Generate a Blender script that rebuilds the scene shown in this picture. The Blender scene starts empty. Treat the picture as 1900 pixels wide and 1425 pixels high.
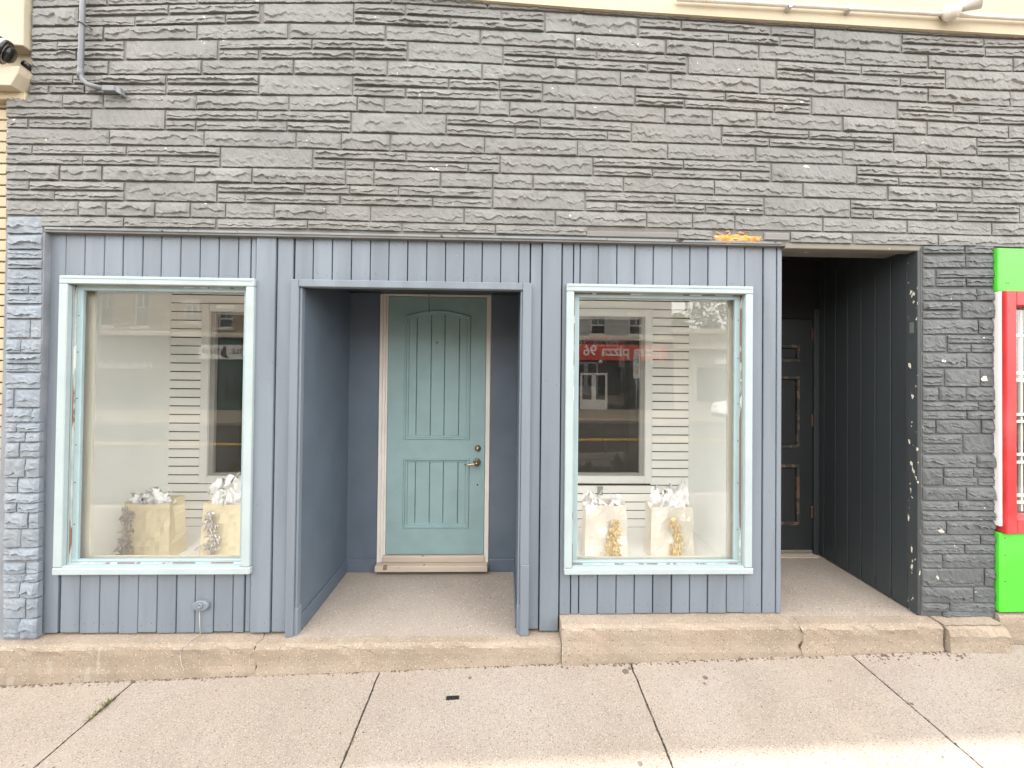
import bpy, bmesh, math, random
from mathutils import Vector, Matrix, noise
random.seed(7)
S = bpy.context.scene
C = S.collection
R = math.radians

# ---------------------------------------------------------------- camera
cam_d = bpy.data.cameras.new('camera')
cam_d.sensor_width = 36.0
cam_d.lens = 740.0 / 1900.0 * 36.0
cam_d.shift_x = -9.77 / 1900.0
cam_d.shift_y = -38.57 / 1900.0
cam_d.clip_start = 0.05
cam_d.clip_end = 500
cam = bpy.data.objects.new('camera', cam_d)
C.objects.link(cam)
yaw, pitch, roll = R(1.5775), R(0.629), R(0.6023)
fw = Vector((math.sin(yaw)*math.cos(pitch), math.cos(yaw)*math.cos(pitch), math.sin(pitch)))
r0 = Vector((math.cos(yaw), -math.sin(yaw), 0)); u0 = r0.cross(fw)
rr = r0*math.cos(roll) + u0*math.sin(roll); uu = u0*math.cos(roll) - r0*math.sin(roll)
cam.matrix_world = Matrix(((rr.x, uu.x, -fw.x, 0), (rr.y, uu.y, -fw.y, -2.4), (rr.z, uu.z, -fw.z, 1.6), (0, 0, 0, 1)))
S.camera = cam

# ---------------------------------------------------------------- light
SUN_EL = R(52); SUN_ROT = R(-84.4)          # sun down the street on the left, a little behind the shop
w = bpy.data.worlds.new('World'); S.world = w; w.use_nodes = True
nt = w.node_tree; bg = nt.nodes['Background']
sk = nt.nodes.new('ShaderNodeTexSky'); sk.sky_type = 'NISHITA'; sk.sun_disc = False
sk.sun_elevation = SUN_EL; sk.sun_rotation = SUN_ROT
sk.air_density = 1.0; sk.dust_density = 3.0; sk.ozone_density = 1.0
# thin bright cloud over the blue
tc = nt.nodes.new('ShaderNodeTexCoord'); nz = nt.nodes.new('ShaderNodeTexNoise')
nz.inputs['Scale'].default_value = 2.2; nz.inputs['Detail'].default_value = 7
rp = nt.nodes.new('ShaderNodeValToRGB'); rp.color_ramp.elements[0].position = 0.36; rp.color_ramp.elements[1].position = 0.56
rp.color_ramp.elements[0].color = (0.55, 0.55, 0.55, 1); rp.color_ramp.elements[1].color = (0.95, 0.95, 0.95, 1)
mx = nt.nodes.new('ShaderNodeMix'); mx.data_type = 'RGBA'
mx.inputs['B'].default_value = (13.0, 12.5, 11.9, 1)
nt.links.new(tc.outputs['Generated'], nz.inputs['Vector']); nt.links.new(nz.outputs['Fac'], rp.inputs['Fac'])
nt.links.new(rp.outputs['Color'], mx.inputs['Factor']); nt.links.new(sk.outputs['Color'], mx.inputs['A'])
nt.links.new(mx.outputs['Result'], bg.inputs['Color'])
bg.inputs['Strength'].default_value = 0.12
sun_d = bpy.data.lights.new('sun', 'SUN'); sun_d.energy = 2.25; sun_d.angle = R(0.5); sun_d.color = (1.0, 0.94, 0.85)
sun = bpy.data.objects.new('sun', sun_d); C.objects.link(sun)
sd = Vector((math.sin(SUN_ROT)*math.cos(SUN_EL), math.cos(SUN_ROT)*math.cos(SUN_EL), math.sin(SUN_EL)))
sun.rotation_euler = sd.to_track_quat('Z', 'Y').to_euler(); sun.location = sd*40
S.view_settings.view_transform = 'Standard'; S.view_settings.look = 'None'
S.view_settings.exposure = 2.08; S.view_settings.gamma = 1.0
S.view_settings.use_curve_mapping = False
S.render.engine = 'CYCLES'
S.cycles.max_bounces = 16; S.cycles.diffuse_bounces = 12; S.cycles.glossy_bounces = 4
S.cycles.transparent_max_bounces = 16; S.cycles.sample_clamp_indirect = 6
S.cycles.caustics_reflective = False; S.cycles.caustics_refractive = False

# ---------------------------------------------------------------- materials
K = 0.76      # outside colours darkened overall so the display alcoves look brighter lit
def mat(name, col, rough=0.6, var=0.1, vs=3.0, bump=0.15, bs=80.0, dist=0.004, spec=0.4, metal=0.0, rnd=0.0,
        stretch=(1, 1, 1), chips=(), specks=(), tint=None, tint2=None):
    """chips: (colour, scale, threshold, z-stretch)  specks: (colour, scale, radius)  tint: (colour, scale, amount)"""
    kk = lambda c_: tuple(v*K for v in c_)
    col = kk(col); chips = [(kk(q[0]),)+tuple(q[1:]) for q in chips]; specks = [(kk(q[0]),)+tuple(q[1:]) for q in specks]
    if tint: tint = (kk(tint[0]),)+tuple(tint[1:])
    if tint2: tint2 = (kk(tint2[0]),)+tuple(tint2[1:])
    m = bpy.data.materials.new(name); m.use_nodes = True
    t = m.node_tree; N = t.nodes; L = t.links; b = N['Principled BSDF']
    b.inputs['Roughness'].default_value = rough; b.inputs['Metallic'].default_value = metal
    b.inputs['Specular IOR Level'].default_value = spec
    tcn = N.new('ShaderNodeTexCoord'); mp = N.new('ShaderNodeMapping'); mp.inputs['Scale'].default_value = stretch
    L.new(tcn.outputs['Object'], mp.inputs['Vector'])
    n1 = N.new('ShaderNodeTexNoise'); n1.inputs['Scale'].default_value = vs; n1.inputs['Detail'].default_value = 8
    n1.inputs['Roughness'].default_value = 0.62
    L.new(mp.outputs['Vector'], n1.inputs['Vector'])
    mr = N.new('ShaderNodeMapRange'); mr.inputs['From Min'].default_value = 0.3; mr.inputs['From Max'].default_value = 0.7
    mr.inputs['To Min'].default_value = 1-var; mr.inputs['To Max'].default_value = 1+var
    L.new(n1.outputs['Fac'], mr.inputs['Value'])
    hs = N.new('ShaderNodeHueSaturation'); hs.inputs['Color'].default_value = (*col, 1)
    val = mr.outputs['Result']
    if rnd:
        oi = N.new('ShaderNodeObjectInfo'); m2 = N.new('ShaderNodeMapRange')
        m2.inputs['To Min'].default_value = 1-rnd; m2.inputs['To Max'].default_value = 1+rnd
        L.new(oi.outputs['Random'], m2.inputs['Value'])
        mm = N.new('ShaderNodeMath'); mm.operation = 'MULTIPLY'
        L.new(val, mm.inputs[0]); L.new(m2.outputs['Result'], mm.inputs[1]); val = mm.outputs[0]
    L.new(val, hs.inputs['Value'])
    cur = hs.outputs['Color']
    def mixin(fac, c2):
        nonlocal cur
        x = N.new('ShaderNodeMix'); x.data_type = 'RGBA'; x.inputs['B'].default_value = (*c2, 1)
        L.new(fac, x.inputs['Factor']); L.new(cur, x.inputs['A']); cur = x.outputs['Result']
    for tq in [q_ for q_ in (tint, tint2) if q_]:
        c2, s2, am = tq
        n3 = N.new('ShaderNodeTexNoise'); n3.inputs['Scale'].default_value = s2; n3.inputs['Detail'].default_value = 5
        L.new(mp.outputs['Vector'], n3.inputs['Vector'])
        r3 = N.new('ShaderNodeMapRange'); r3.inputs['From Min'].default_value = 0.45; r3.inputs['From Max'].default_value = 0.7
        r3.inputs['To Max'].default_value = am
        L.new(n3.outputs['Fac'], r3.inputs['Value']); mixin(r3.outputs['Result'], c2)
    for c2, s2, rad in specks:
        v = N.new('ShaderNodeTexVoronoi'); v.inputs['Scale'].default_value = s2
        L.new(tcn.outputs['Object'], v.inputs['Vector'])
        # only some cells carry a speck, of uneven size
        sp = N.new('ShaderNodeSeparateColor'); L.new(v.outputs['Color'], sp.inputs['Color'])
        mu = N.new('ShaderNodeMath'); mu.operation = 'MULTIPLY'; mu.inputs[1].default_value = rad
        L.new(sp.outputs['Red'], mu.inputs[0])
        r3 = N.new('ShaderNodeMath'); r3.operation = 'LESS_THAN'
        L.new(v.outputs['Distance'], r3.inputs[0]); L.new(mu.outputs[0], r3.inputs[1])
        r4 = N.new('ShaderNodeMath'); r4.operation = 'MULTIPLY'; r4.inputs[1].default_value = 0.75
        L.new(r3.outputs[0], r4.inputs[0]); mixin(r4.outputs[0], c2)
    for c2, s2, thr, zs in chips:
        mp2 = N.new('ShaderNodeMapping'); mp2.inputs['Scale'].default_value = (1, 1, zs); mp2.inputs['Location'].default_value = (s2*.37, thr*9, 1.7)
        L.new(tcn.outputs['Object'], mp2.inputs['Vector'])
        n4 = N.new('ShaderNodeTexNoise'); n4.inputs['Scale'].default_value = s2; n4.inputs['Detail'].default_value = 4
        L.new(mp2.outputs['Vector'], n4.inputs['Vector'])
        g = N.new('ShaderNodeMapRange'); g.inputs['From Min'].default_value = thr; g.inputs['From Max'].default_value = thr+0.012
        L.new(n4.outputs['Fac'], g.inputs['Value']); mixin(g.outputs['Result'], c2)
    L.new(cur, b.inputs['Base Color'])
    if bump:
        n2 = N.new('ShaderNodeTexNoise'); n2.inputs['Scale'].default_value = bs; n2.inputs['Detail'].default_value = 6
        L.new(mp.outputs['Vector'], n2.inputs['Vector'])
        bp = N.new('ShaderNodeBump'); bp.inputs['Strength'].default_value = bump; bp.inputs['Distance'].default_value = dist
        L.new(n2.outputs['Fac'], bp.inputs['Height']); L.new(bp.outputs['Normal'], b.inputs['Normal'])
    return m

PALE = (0.68, 0.64, 0.55)
MAT = {}
MAT['stone'] = mat('grey painted stone', (0.198, 0.204, 0.201), .62, .18, 2.2, .5, 85, .006, rnd=.07, tint=((0.222, 0.210, 0.190), .8, .6), tint2=((0.150, 0.158, 0.155), 5, .4),
                   chips=((PALE, 19, .735, 1.4), (PALE, 45, .785, 1), ((0.012, 0.012, 0.012), 30, .80, 1)))
MAT['mortar'] = mat('painted mortar', (0.185, 0.18, 0.17), .8, .2, 6, .5, 90)
MAT['stone_blue'] = mat('blue grey painted stone', (0.215, 0.255, 0.30), .6, .16, 4, .5, 70, .006, rnd=.08, tint=((0.25, 0.265, 0.28), 3, .4))
MAT['stone_dark'] = mat('dark painted stone', (0.094, 0.105, 0.110), .55, .2, 4, .5, 70, .006, rnd=.08, chips=((PALE, 15, .715, 1.0), (PALE, 42, .745, 1.0)))
MAT['mortar_blue'] = mat('blue grey mortar', (0.22, 0.24, 0.27), .8, .2, 6, .4, 90)
MAT['mortar_dark'] = mat('dark mortar', (0.11, 0.115, 0.12), .8, .2, 6, .4, 90)
MAT['plank'] = mat('blue grey painted boards', (0.186, 0.224, 0.268), .5, .10, 2.5, .22, 60, .003, rnd=.05, stretch=(1, 1, .12), tint=((0.215, 0.25, 0.30), 1.1, .5),
                   tint2=((0.115, 0.14, 0.165), 9, .45), chips=(((0.05, 0.055, 0.07), 26, .765, .25), ((0.34, 0.37, 0.40), 40, .79, .5)))
MAT['gap'] = mat('dark board joint', (0.02, 0.022, 0.028), .9, .1)
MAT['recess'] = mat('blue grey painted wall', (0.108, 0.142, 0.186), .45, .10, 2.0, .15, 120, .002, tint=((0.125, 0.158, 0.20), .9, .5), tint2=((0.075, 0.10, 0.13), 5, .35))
MAT['aqua'] = mat('pale aqua trim paint', (0.395, 0.475, 0.495), .45, .07, 5, .18, 40, .003, stretch=(1, 1, 1), chips=(((0.42, 0.40, 0.36), 21, .745, .5), ((0.30, 0.20, 0.13), 15, .79, 1.0)))
MAT['aqua_in'] = mat('aqua inner frame paint', (0.33, 0.45, 0.48), .5, .08, 5, .2, 40, .003, chips=(((0.62, 0.58, 0.52), 16, .735, .35), ((0.07, 0.06, 0.05), 30, .775, .4)))
MAT['peel'] = mat('peeling stop', (0.48, 0.50, 0.47), .7, .2, 8, .6, 60, .004, chips=(((0.26, 0.15, 0.11), 9, .52, .2), ((0.75, 0.74, 0.7), 13, .6, .3)))
MAT['cream_in'] = mat('cream inner jamb', (0.66, 0.63, 0.54), .5, .05, 5, .05)
MAT['door'] = mat('teal door paint', (0.25, 0.38, 0.40), .42, .06, 1.5, .08, 150, .001, tint=((0.225, 0.33, 0.335), 1.2, .4), tint2=((0.19, 0.285, 0.285), 7, .35))
MAT['jamb'] = mat('off white door frame', (0.68, 0.655, 0.62), .5, .08, 4, .1, 60, chips=(((0.36, 0.29, 0.23), 14, .72, .3),))
MAT['sill_wood'] = mat('worn wooden threshold', (0.52, 0.44, 0.36), .6, .15, 6, .25, 60, chips=(((0.22, 0.15, 0.10), 9, .66, 1),), stretch=(.2, 1, 1))
MAT['brass'] = mat('antique brass', (0.55, 0.43, 0.28), .3, .12, 20, .03, metal=.9)
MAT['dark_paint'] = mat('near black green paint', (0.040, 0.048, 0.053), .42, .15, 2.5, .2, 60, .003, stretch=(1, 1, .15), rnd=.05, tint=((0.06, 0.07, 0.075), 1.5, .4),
                        chips=((PALE, 21, .80, .5),))
MAT['dark_edge'] = mat('chipped dark corner board', (0.045, 0.053, 0.058), .5, .15, 4, .2, 60, chips=(((0.70, 0.66, 0.55), 40, .645, .45),))
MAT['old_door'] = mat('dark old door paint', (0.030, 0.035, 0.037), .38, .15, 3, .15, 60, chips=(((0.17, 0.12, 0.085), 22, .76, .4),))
MAT['bare_wood'] = mat('bare brown moulding', (0.13, 0.085, 0.055), .7, .3, 14, .3, 60, chips=(((0.035, 0.04, 0.04), 19, .47, 1),))
MAT['rust'] = mat('rusty hinge', (0.14, 0.055, 0.035), .8, .3, 20, .3)
MAT['dark_seam'] = mat('worn dark seam', (0.12, 0.135, 0.13), .7, .3, 8, .2)
MAT['black'] = mat('passage shade black', (0.006, 0.006, 0.007), .8, .1, 5, .1)  # stands in for the deep shade at the top of the passage
MAT['lintel'] = mat('weathered lintel', (0.20, 0.19, 0.16), .7, .2, 6, .3, 60, stretch=(.15, 1, 1), chips=(((0.55, 0.50, 0.42), 14, .68, 1),))
MAT['drip'] = mat('peeling drip board', (0.22, 0.25, 0.27), .7, .2, 8, .4, 60, stretch=(.2, 1, 1), chips=(((0.40, 0.39, 0.36), 24, .68, 1), ((0.05, 0.045, 0.04), 16, .66, 1)))
MAT['old_wood'] = mat('grey weathered wood', (0.21, 0.21, 0.205), .8, .25, 5, .7, 30, .006, stretch=(.1, 1, 2.5))
MAT['foam'] = mat('orange foam', (0.80, 0.30, 0.035), .7, .35, 25, .5, 60, .006, tint=((0.75, 0.55, 0.42), 20, .8))
MAT['rubble'] = mat('crumbling mortar', (0.34, 0.25, 0.19), .9, .4, 30, .6, 90)
CON = ((0.20, 0.15, 0.12), (0.56, 0.51, 0.45))
MAT['walk'] = mat('exposed aggregate concrete', (0.332, 0.288, 0.242), .85, .10, 1.6, .5, 220, .003, spec=.25, rnd=.07,
                  specks=(((0.12, 0.095, 0.08), 85, .30), ((0.185, 0.15, 0.13), 150, .44), ((0.46, 0.42, 0.385), 130, .44)), tint=((0.375, 0.335, 0.30), 1.3, .7), tint2=((0.255, 0.215, 0.185), 3.1, .5))
MAT['step'] = mat('old poured concrete', (0.325, 0.268, 0.208), .88, .18, 3.0, .55, 130, .004, spec=.2,
                  chips=(((0.375, 0.33, 0.275), 16, .67, .25), ((0.13, 0.10, 0.08), 34, .76, 1)), specks=(((0.20, 0.155, 0.12), 55, .30), ((0.52, 0.47, 0.40), 90, .36)), tint=((0.39, 0.34, 0.28), 4.0, .5))
MAT['floor'] = mat('worn concrete floor', (0.335, 0.288, 0.248), .85, .14, 2.0, .4, 160, .003, spec=.2,
                   specks=(((0.24, 0.19, 0.15), 85, .33), ((0.58, 0.54, 0.47), 95, .36)), tint=((0.40, 0.36, 0.32), 1.4, .6))
MAT['dirt'] = mat('grit', (0.14, 0.095, 0.07), .95, .4, 60, .3)
MAT['joint'] = mat('joint dirt', (0.12, 0.095, 0.075), .95, .4, 30, .5, 90)
MAT['gum'] = mat('old chewing gum', (0.15, 0.125, 0.105), .8, .25, 60, .2)
MAT['rubber'] = mat('black rubber', (0.01, 0.01, 0.01), .6, .1, 5, 0)
MAT['weed'] = mat('weed', (0.10, 0.10, 0.02), .7, .4, 30, 0)
MAT['wire'] = mat('pale wire', (0.42, 0.40, 0.36), .6, .1, 5, 0)
MAT['pipe'] = mat('grey painted conduit', (0.17, 0.18, 0.20), .45, .12, 12, .1)
MAT['cream'] = mat('cream stucco', (0.56, 0.49, 0.36), .85, .06, 3, .25, 90, .003, tint=((0.59, 0.53, 0.42), 3, .5))
MAT['cream_peel'] = mat('flaking cream plaster', (0.56, 0.50, 0.39), .85, .08, 4, .4, 60, .004, chips=(((0.40, 0.24, 0.15), 9, .70, 1),))
MAT['brick_cream'] = mat('cream painted brick', (0.50, 0.425, 0.29), .75, .10, 6, .35, 80, .003, rnd=.05)
MAT['brick_joint'] = mat('brick joint', (0.33, 0.22, 0.13), .9, .2, 8, .3)
MAT['white_enamel'] = mat('white enamel', (0.78, 0.76, 0.72), .3, .05, 6, .03, tint=((0.55, 0.45, 0.32), 9, .5))
MAT['black_gloss'] = mat('black housing', (0.012, 0.012, 0.013), .25, .1, 6, 0)
MAT['green'] = mat('neon green panel', (0.080, 0.60, 0.038), .45, .10, 3, .12, 50, tint=((0.12, 0.62, 0.09), 1.5, .6), tint2=((0.06, 0.42, 0.03), 8, .4), chips=(((0.03, 0.10, 0.02), 40, .76, 1),))
MAT['red'] = mat('bright red casing', (0.56, 0.024, 0.03), .4, .10, 3, .12, 50, tint=((0.66, 0.13, 0.13), 2.5, .6), tint2=((0.30, 0.015, 0.02), 9, .5), chips=(((0.60, 0.45, 0.42), 36, .76, .5),))
MAT['white_trim'] = mat('white filler strip', (0.72, 0.70, 0.70), .6, .06, 6, .2)
K = 1.0
MAT['white'] = mat('white painted wall', (0.90, 0.92, 0.915), .55, .03, 1.5, .04, 80)
MAT['slat'] = mat('white slat board', (0.925, 0.915, 0.90), .38, .02, 2, .0)
MAT['groove'] = mat('brown groove', (0.06, 0.024, 0.017), .8, .1)
MAT['display_floor'] = mat('pale display floor', (0.88, 0.875, 0.86), .5, .05, 2, .03)
MAT['vinyl'] = mat('white vinyl frame', (0.82, 0.82, 0.82), .35, .02, 2, 0)
MAT['grey_vinyl'] = mat('grey reveal', (0.33, 0.32, 0.31), .5, .04, 3, 0)
MAT['room'] = mat('shop room', (0.012, 0.012, 0.012), .8, .1, 2, 0)  # near-black colour gives the unlit look behind the inner panes
MAT['kraft'] = mat('gold kraft paper', (0.66, 0.575, 0.40), .38, .08, 5, .15, 25, .004, spec=.5)
MAT['foil'] = mat('champagne foil', (0.76, 0.71, 0.63), .42, .08, 6, .05, 14, .003, metal=.3)
MAT['tissue'] = mat('white tissue', (0.95, 0.95, 0.95), .8, .02, 8, .0, 40)
MAT['silver_leaf'] = mat('silver leaf', (0.40, 0.37, 0.35), .35, .5, 40, .1, metal=.35)
MAT['gold_leaf'] = mat('gold leaf', (0.58, 0.42, 0.21), .35, .45, 40, .1, metal=.3)
MAT['handle'] = mat('white rope', (0.74, 0.78, 0.78), .6, .05, 30, .1)
MAT['asphalt'] = mat('asphalt', (0.048, 0.042, 0.035), .9, .25, .8, .4, 120, spec=.2, specks=(((0.14, 0.13, 0.12), 60, .35),))
MAT['yellow'] = mat('yellow road paint', (0.55, 0.33, 0.03), .7, .15, 6, .1)
MAT['kerb'] = mat('kerb concrete', (0.36, 0.32, 0.27), .85, .15, 3, .3)
MAT['far_walk'] = mat('far pavement', (0.20, 0.165, 0.125), .85, .15, 1, .3)
MAT['brick_brown'] = mat('brown brick', (0.29, 0.225, 0.165), .85, .15, 4, .3, 40)
MAT['brick_grey'] = mat('pale grey brick', (0.36, 0.355, 0.34), .85, .12, 4, .3, 40)
MAT['shop_dark'] = mat('dark shopfront', (0.035, 0.036, 0.034), .5, .2, 2, .1)
MAT['shop_green'] = mat('green shopfront', (0.045, 0.095, 0.075), .5, .12, 2, .1)
MAT['sign_red'] = mat('red sign', (0.66, 0.075, 0.045), .4, .05, 2, 0)
MAT['sign_white'] = mat('white sign', (0.78, 0.77, 0.74), .4, .04, 2, 0)
MAT['letter_white'] = mat('white lettering', (0.82, 0.81, 0.78), .5, .02, 2, 0)
MAT['letter_dark'] = mat('dark lettering', (0.03, 0.035, 0.033), .5, .02, 2, 0)
MAT['stone_trim'] = mat('pale stone trim', (0.58, 0.54, 0.46), .8, .08, 3, .2)
MAT['taupe_front'] = mat('taupe shopfront', (0.15, 0.145, 0.13), .6, .1, 2, .1)
MAT['beige_wall'] = mat('beige render', (0.42, 0.38, 0.33), .85, .08, 2, .2)
MAT['sash'] = mat('white sash', (0.70, 0.70, 0.68), .5, .04, 3, 0)
MAT['dark_glass'] = mat('dark window glass', (0.02, 0.026, 0.028), .06, .1, 2, 0, spec=.6)
MAT['car_paint'] = mat('white car paint', (0.78, 0.78, 0.78), .25, .02, 2, 0, spec=.6)
MAT['bark'] = mat('bark', (0.10, 0.075, 0.055), .9, .3, 8, .5)
MAT['leaf'] = mat('leaves', (0.055, 0.085, 0.025), .6, .4, 3, 0)
MAT['sign_green'] = mat('green sign print', (0.03, 0.25, 0.09), .5, 0, 2, 0)
MAT['steel'] = mat('galvanised steel', (0.42, 0.42, 0.42), .45, .1, 10, 0, metal=.6)

def glass_mat(name, f0, dust):
    m = bpy.data.materials.new(name); m.use_nodes = True
    t = m.node_tree; N = t.nodes; L = t.links; N.remove(N['Principled BSDF'])
    out = N['Material Output']; tr = N.new('ShaderNodeBsdfTransparent'); gl = N.new('ShaderNodeBsdfGlossy'); df = N.new('ShaderNodeBsdfDiffuse')
    tr.inputs['Color'].default_value = (0.985, 0.992, 0.985, 1); gl.inputs['Roughness'].default_value = 0.0; gl.inputs['Color'].default_value = (1, 1, 1, 1)
    df.inputs['Color'].default_value = (0.7, 0.7, 0.68, 1)
    lw = N.new('ShaderNodeLayerWeight'); lw.inputs['Blend'].default_value = 0.5
    pw = N.new('ShaderNodeMath'); pw.operation = 'POWER'; pw.inputs[1].default_value = 5
    L.new(lw.outputs['Facing'], pw.inputs[0])
    mr = N.new('ShaderNodeMapRange'); mr.inputs['To Min'].default_value = f0
    L.new(pw.outputs[0], mr.inputs['Value'])
    m1 = N.new('ShaderNodeMixShader'); L.new(mr.outputs['Result'], m1.inputs[0]); L.new(tr.outputs[0], m1.inputs[1]); L.new(gl.outputs[0], m1.inputs[2])
    tcn = N.new('ShaderNodeTexCoord'); nn = N.new('ShaderNodeTexNoise'); nn.inputs['Scale'].default_value = 3.5; nn.inputs['Detail'].default_value = 8
    L.new(tcn.outputs['Object'], nn.inputs['Vector'])
    m3 = N.new('ShaderNodeMapRange'); m3.inputs['From Min'].default_value = .3; m3.inputs['From Max'].default_value = .75; m3.inputs['To Min'].default_value = dust*.4; m3.inputs['To Max'].default_value = dust*1.6
    L.new(nn.outputs['Fac'], m3.inputs['Value'])
    m2 = N.new('ShaderNodeMixShader'); L.new(m3.outputs['Result'], m2.inputs[0]); L.new(m1.outputs[0], m2.inputs[1]); L.new(df.outputs[0], m2.inputs[2])
    L.new(m2.outputs[0], out.inputs['Surface'])
    return m
MAT['glass'] = glass_mat('shop window glass', 0.043, 0.003)
MAT['glass_in'] = glass_mat('inner window glass', 0.018, 0.0)

# ---------------------------------------------------------------- helpers
def put(o, parent=None):
    C.objects.link(o)
    if parent is not None:
        o.parent = parent
        o.matrix_parent_inverse = Matrix.Translation(-parent.location)
    return o
def mk(name, v, f, m, parent=None, smooth=False):
    me = bpy.data.meshes.new(name); me.from_pydata([tuple(p) for p in v], [], f); me.update()
    me.materials.append(MAT[m])
    if smooth:
        for p in me.polygons: p.use_smooth = True
    return put(bpy.data.objects.new(name, me), parent)
def from_bm(name, bm, m, parent=None, smooth=False):
    me = bpy.data.meshes.new(name); bmesh.ops.recalc_face_normals(bm, faces=bm.faces); bm.to_mesh(me); bm.free()
    for q in (m if isinstance(m, (list, tuple)) else [m]): me.materials.append(MAT[q])
    if smooth:
        for p in me.polygons: p.use_smooth = True
    return put(bpy.data.objects.new(name, me), parent)
def thing(name, label, cat, loc=(0, 0, 0), group=None):
    o = bpy.data.objects.new(name, None); o.empty_display_size = .1; C.objects.link(o); o.location = loc
    o['label'] = label; o['category'] = cat
    if group: o['group'] = group
    return o
def tag(o, label, cat, group=None):
    o['label'] = label; o['category'] = cat
    if group: o['group'] = group
    return o
def struct(o): o['kind'] = 'structure'; return o
def abox(bm, x0, x1, y0, y1, z0, z1, bev=0.0, seg=1):
    vs = [bm.verts.new((x, y, z)) for x in (x0, x1) for y in (y0, y1) for z in (z0, z1)]
    fs = [bm.faces.new([vs[i] for i in q]) for q in ((0, 1, 3, 2), (4, 6, 7, 5), (0, 4, 5, 1), (2, 3, 7, 6), (0, 2, 6, 4), (1, 5, 7, 3))]
    if bev:
        es = list({e for f in fs for e in f.edges})
        bmesh.ops.bevel(bm, geom=es, offset=bev, segments=seg, affect='EDGES', profile=.5)
    return vs
def bx(name, x0, x1, y0, y1, z0, z1, m, parent=None, bev=0.0, seg=1):
    bm = bmesh.new(); abox(bm, x0, x1, y0, y1, z0, z1, bev, seg)
    return from_bm(name, bm, m, parent)
def extr(name, pts, y0, y1, m, parent=None, bev=0.0):
    """outline in X-Z pushed from y0 to y1"""
    bm = bmesh.new()
    a = [bm.verts.new((p[0], y0, p[1])) for p in pts]; b = [bm.verts.new((p[0], y1, p[1])) for p in pts]
    n = len(pts); bm.faces.new(a); bm.faces.new(b[::-1])
    for i in range(n): bm.faces.new((a[i], b[i], b[(i+1) % n], a[(i+1) % n]))
    if bev: bmesh.ops.bevel(bm, geom=list(bm.edges), offset=bev, segments=1, affect='EDGES')
    return from_bm(name, bm, m, parent)
def atube(bm, pts, r, n=8, cap=True):
    pts = [Vector(p) for p in pts]; rings = []
    for i, p in enumerate(pts):
        d = (pts[min(i+1, len(pts)-1)] - pts[max(i-1, 0)]).normalized()
        a = d.cross(Vector((0, 0, 1)) if abs(d.z) < .95 else Vector((1, 0, 0))).normalized(); b = d.cross(a)
        rad = r[i] if isinstance(r, (list, tuple)) else r
        rings.append([bm.verts.new(p + (a*math.cos(2*math.pi*k/n) + b*math.sin(2*math.pi*k/n))*rad) for k in range(n)])
    for i in range(len(rings)-1):
        for k in range(n): bm.faces.new((rings[i][k], rings[i][(k+1) % n], rings[i+1][(k+1) % n], rings[i+1][k]))
    if cap: bm.faces.new(rings[0][::-1]); bm.faces.new(rings[-1])
def tube(name, pts, r, m, parent=None, n=8, smooth=True):
    bm = bmesh.new(); atube(bm, pts, r, n); return from_bm(name, bm, m, parent, smooth)
def lathe(name, prof, axis_o, axis, m, parent=None, n=20, smooth=True):
    """prof: (radius, distance along axis)"""
    ax = Vector(axis).normalized(); o = Vector(axis_o)
    a = ax.cross(Vector((0, 0, 1)) if abs(ax.z) < .9 else Vector((1, 0, 0))).normalized(); b = ax.cross(a)
    bm = bmesh.new(); rings = []
    for r, d in prof:
        rings.append([bm.verts.new(o + ax*d + (a*math.cos(2*math.pi*k/n) + b*math.sin(2*math.pi*k/n))*max(r, 1e-4)) for k in range(n)])
    for i in range(len(rings)-1):
        for k in range(n): bm.faces.new((rings[i][k], rings[i][(k+1) % n], rings[i+1][(k+1) % n], rings[i+1][k]))
    bm.faces.new(rings[0][::-1]); bm.faces.new(rings[-1])
    return from_bm(name, bm, m, parent, smooth)
def fb(x, y=0.0, z=0.0): return noise.fractal(Vector((x, y, z)), 1.0, 2.0, 4)
def zs(X): return -0.125 + 0.03*max(-3.6, min(2.6, X))           # fall of the street along X
def gz(X, Y):                                                    # ground height
    Y = -Y
    if Y < 3.3: return zs(X) - .02*Y
    if Y < 14.2: return zs(X) - .066 - .13 + .10*math.sin(math.pi*(Y-3.3)/10.9)
    return zs(X) - .066 + .01*(Y-14.2)

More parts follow.
